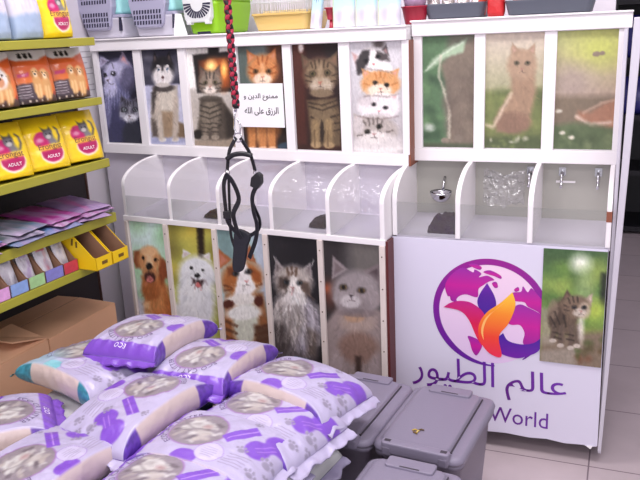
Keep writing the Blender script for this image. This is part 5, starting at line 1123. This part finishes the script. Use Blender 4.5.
MB().tube([(.004*math.cos(a_)-.004*0, .002, zt_+.008+.0*a_) for a_ in (0, 3)], .004).box(-.03, .03, -.03, .03, zt_+.012, zt_+.0199).build('ceiling_plate', STEEL, LS)
HN = empty('dog_harness', (HX, HY, 1.20)); tag(HN, 'black webbing dog harness hanging from the leash hook', 'harness')
WEB = mat('black webbing', (24, 24, 34), .6, bump=.3, bscale=300); BUC = mat('black buckle plastic', (18, 18, 24), .35)
def strap(name, pts, w=.0085, dy=0., m=WEB, t=.0016):
    """flat webbing swept through world x,z points with a little depth of its own"""
    P = crom([(p[0]-HX, (p[2] if len(p) > 2 else 0)+dy, p[1]-1.20) for p in pts], 6); V_ = []
    A = [Vector(p) for p in P]; lo = []
    for i, p in enumerate(A):
        tn = (A[min(i+1, len(A)-1)]-A[max(i-1, 0)]).normalized(); sd = tn.cross(Vector((0.45, 1, 0)).normalized()).normalized(); nn = tn.cross(sd)
        lo.append([p+sd*w*a+nn*t*b for a, b in ((-1, -1), (1, -1), (1, 1), (-1, 1))])
    return MB().loft(lo, smooth=False).build(name, m, HN)
MB().tube([(-.002+.014*math.cos(2*math.pi*k/20), 0, .004+.013*math.sin(2*math.pi*k/20)) for k in range(21)], .0022, 7).build('ring', STEEL, HN)
strap('webbing_strap', [(-1.024, 1.203), (-1.050, 1.163), (-1.062, 1.106)], .006)
strap('webbing_strap', [(-1.010, 1.203), (-.982, 1.157), (-.969, 1.106)], .006)
MB().tube([(p[0]-HX, -.004, p[1]-1.20) for p in crom([(-1.058, 1.140), (-1.035, 1.153), (-1.005, 1.157), (-.975, 1.152)], 5)], .0075, 8).build('handle', BUC, HN)
for x in (-1.062, -.968): MB().tube([(x-HX+.007*math.cos(2*math.pi*k/14), 0, 1.100-1.20+.007*math.sin(2*math.pi*k/14)) for k in range(15)], .0018, 6).build('ring', STEEL, HN)
strap('webbing_strap', [(-1.063, 1.096), (-1.078, 1.060), (-1.078, .98), (-1.074, .945), (-1.052, .918), (-1.030, .897)], .0075)
strap('webbing_strap', [(-1.062, 1.096), (-1.040, 1.072), (-1.024, 1.022), (-1.046, .975), (-1.038, .925), (-1.025, .900)], .0085, dy=-.012)
strap('webbing_strap', [(-1.066, 1.085), (-1.071, .99), (-1.074, .90), (-1.060, .850)], .005, dy=.012)
strap('webbing_strap', [(-.967, 1.094), (-.964, 1.070), (-.984, 1.030), (-.984, .985), (-.976, .940), (-.984, .894), (-1.010, .835)], .0075)
strap('webbing_strap', [(-.966, 1.075), (-.992, 1.018), (-.972, .957), (-.978, .925), (-1.008, .902)], .0055, dy=.012)
MB().prism([(-.012, -.024), (.012, -.024), (.019, .0), (.010, .022), (-.006, .026), (-.018, .002)], 1, -.010, .010).build('buckle', BUC, HN, bevel=.003).matrix_local = Matrix.Translation((-.965-HX, 0, 1.078-1.20)) @ Matrix.Rotation(R(25), 4, 'Y')
MB().box(-.012, .012, -.008, .008, -.012, .012).build('slider', BUC, HN, bevel=.003).matrix_local = Matrix.Translation((-1.074-HX, 0, .968-1.20))
tri = crom([(-1.047, .922), (-1.000, .910), (-1.012, .872), (-1.020, .836), (-1.036, .793), (-1.066, .795), (-1.060, .855)], 4, True)
MB().prism([(p[0]-HX, p[1]-1.20) for p in tri], 1, -.010, .006).build('chest_pad', WEB, HN, bevel=.003)
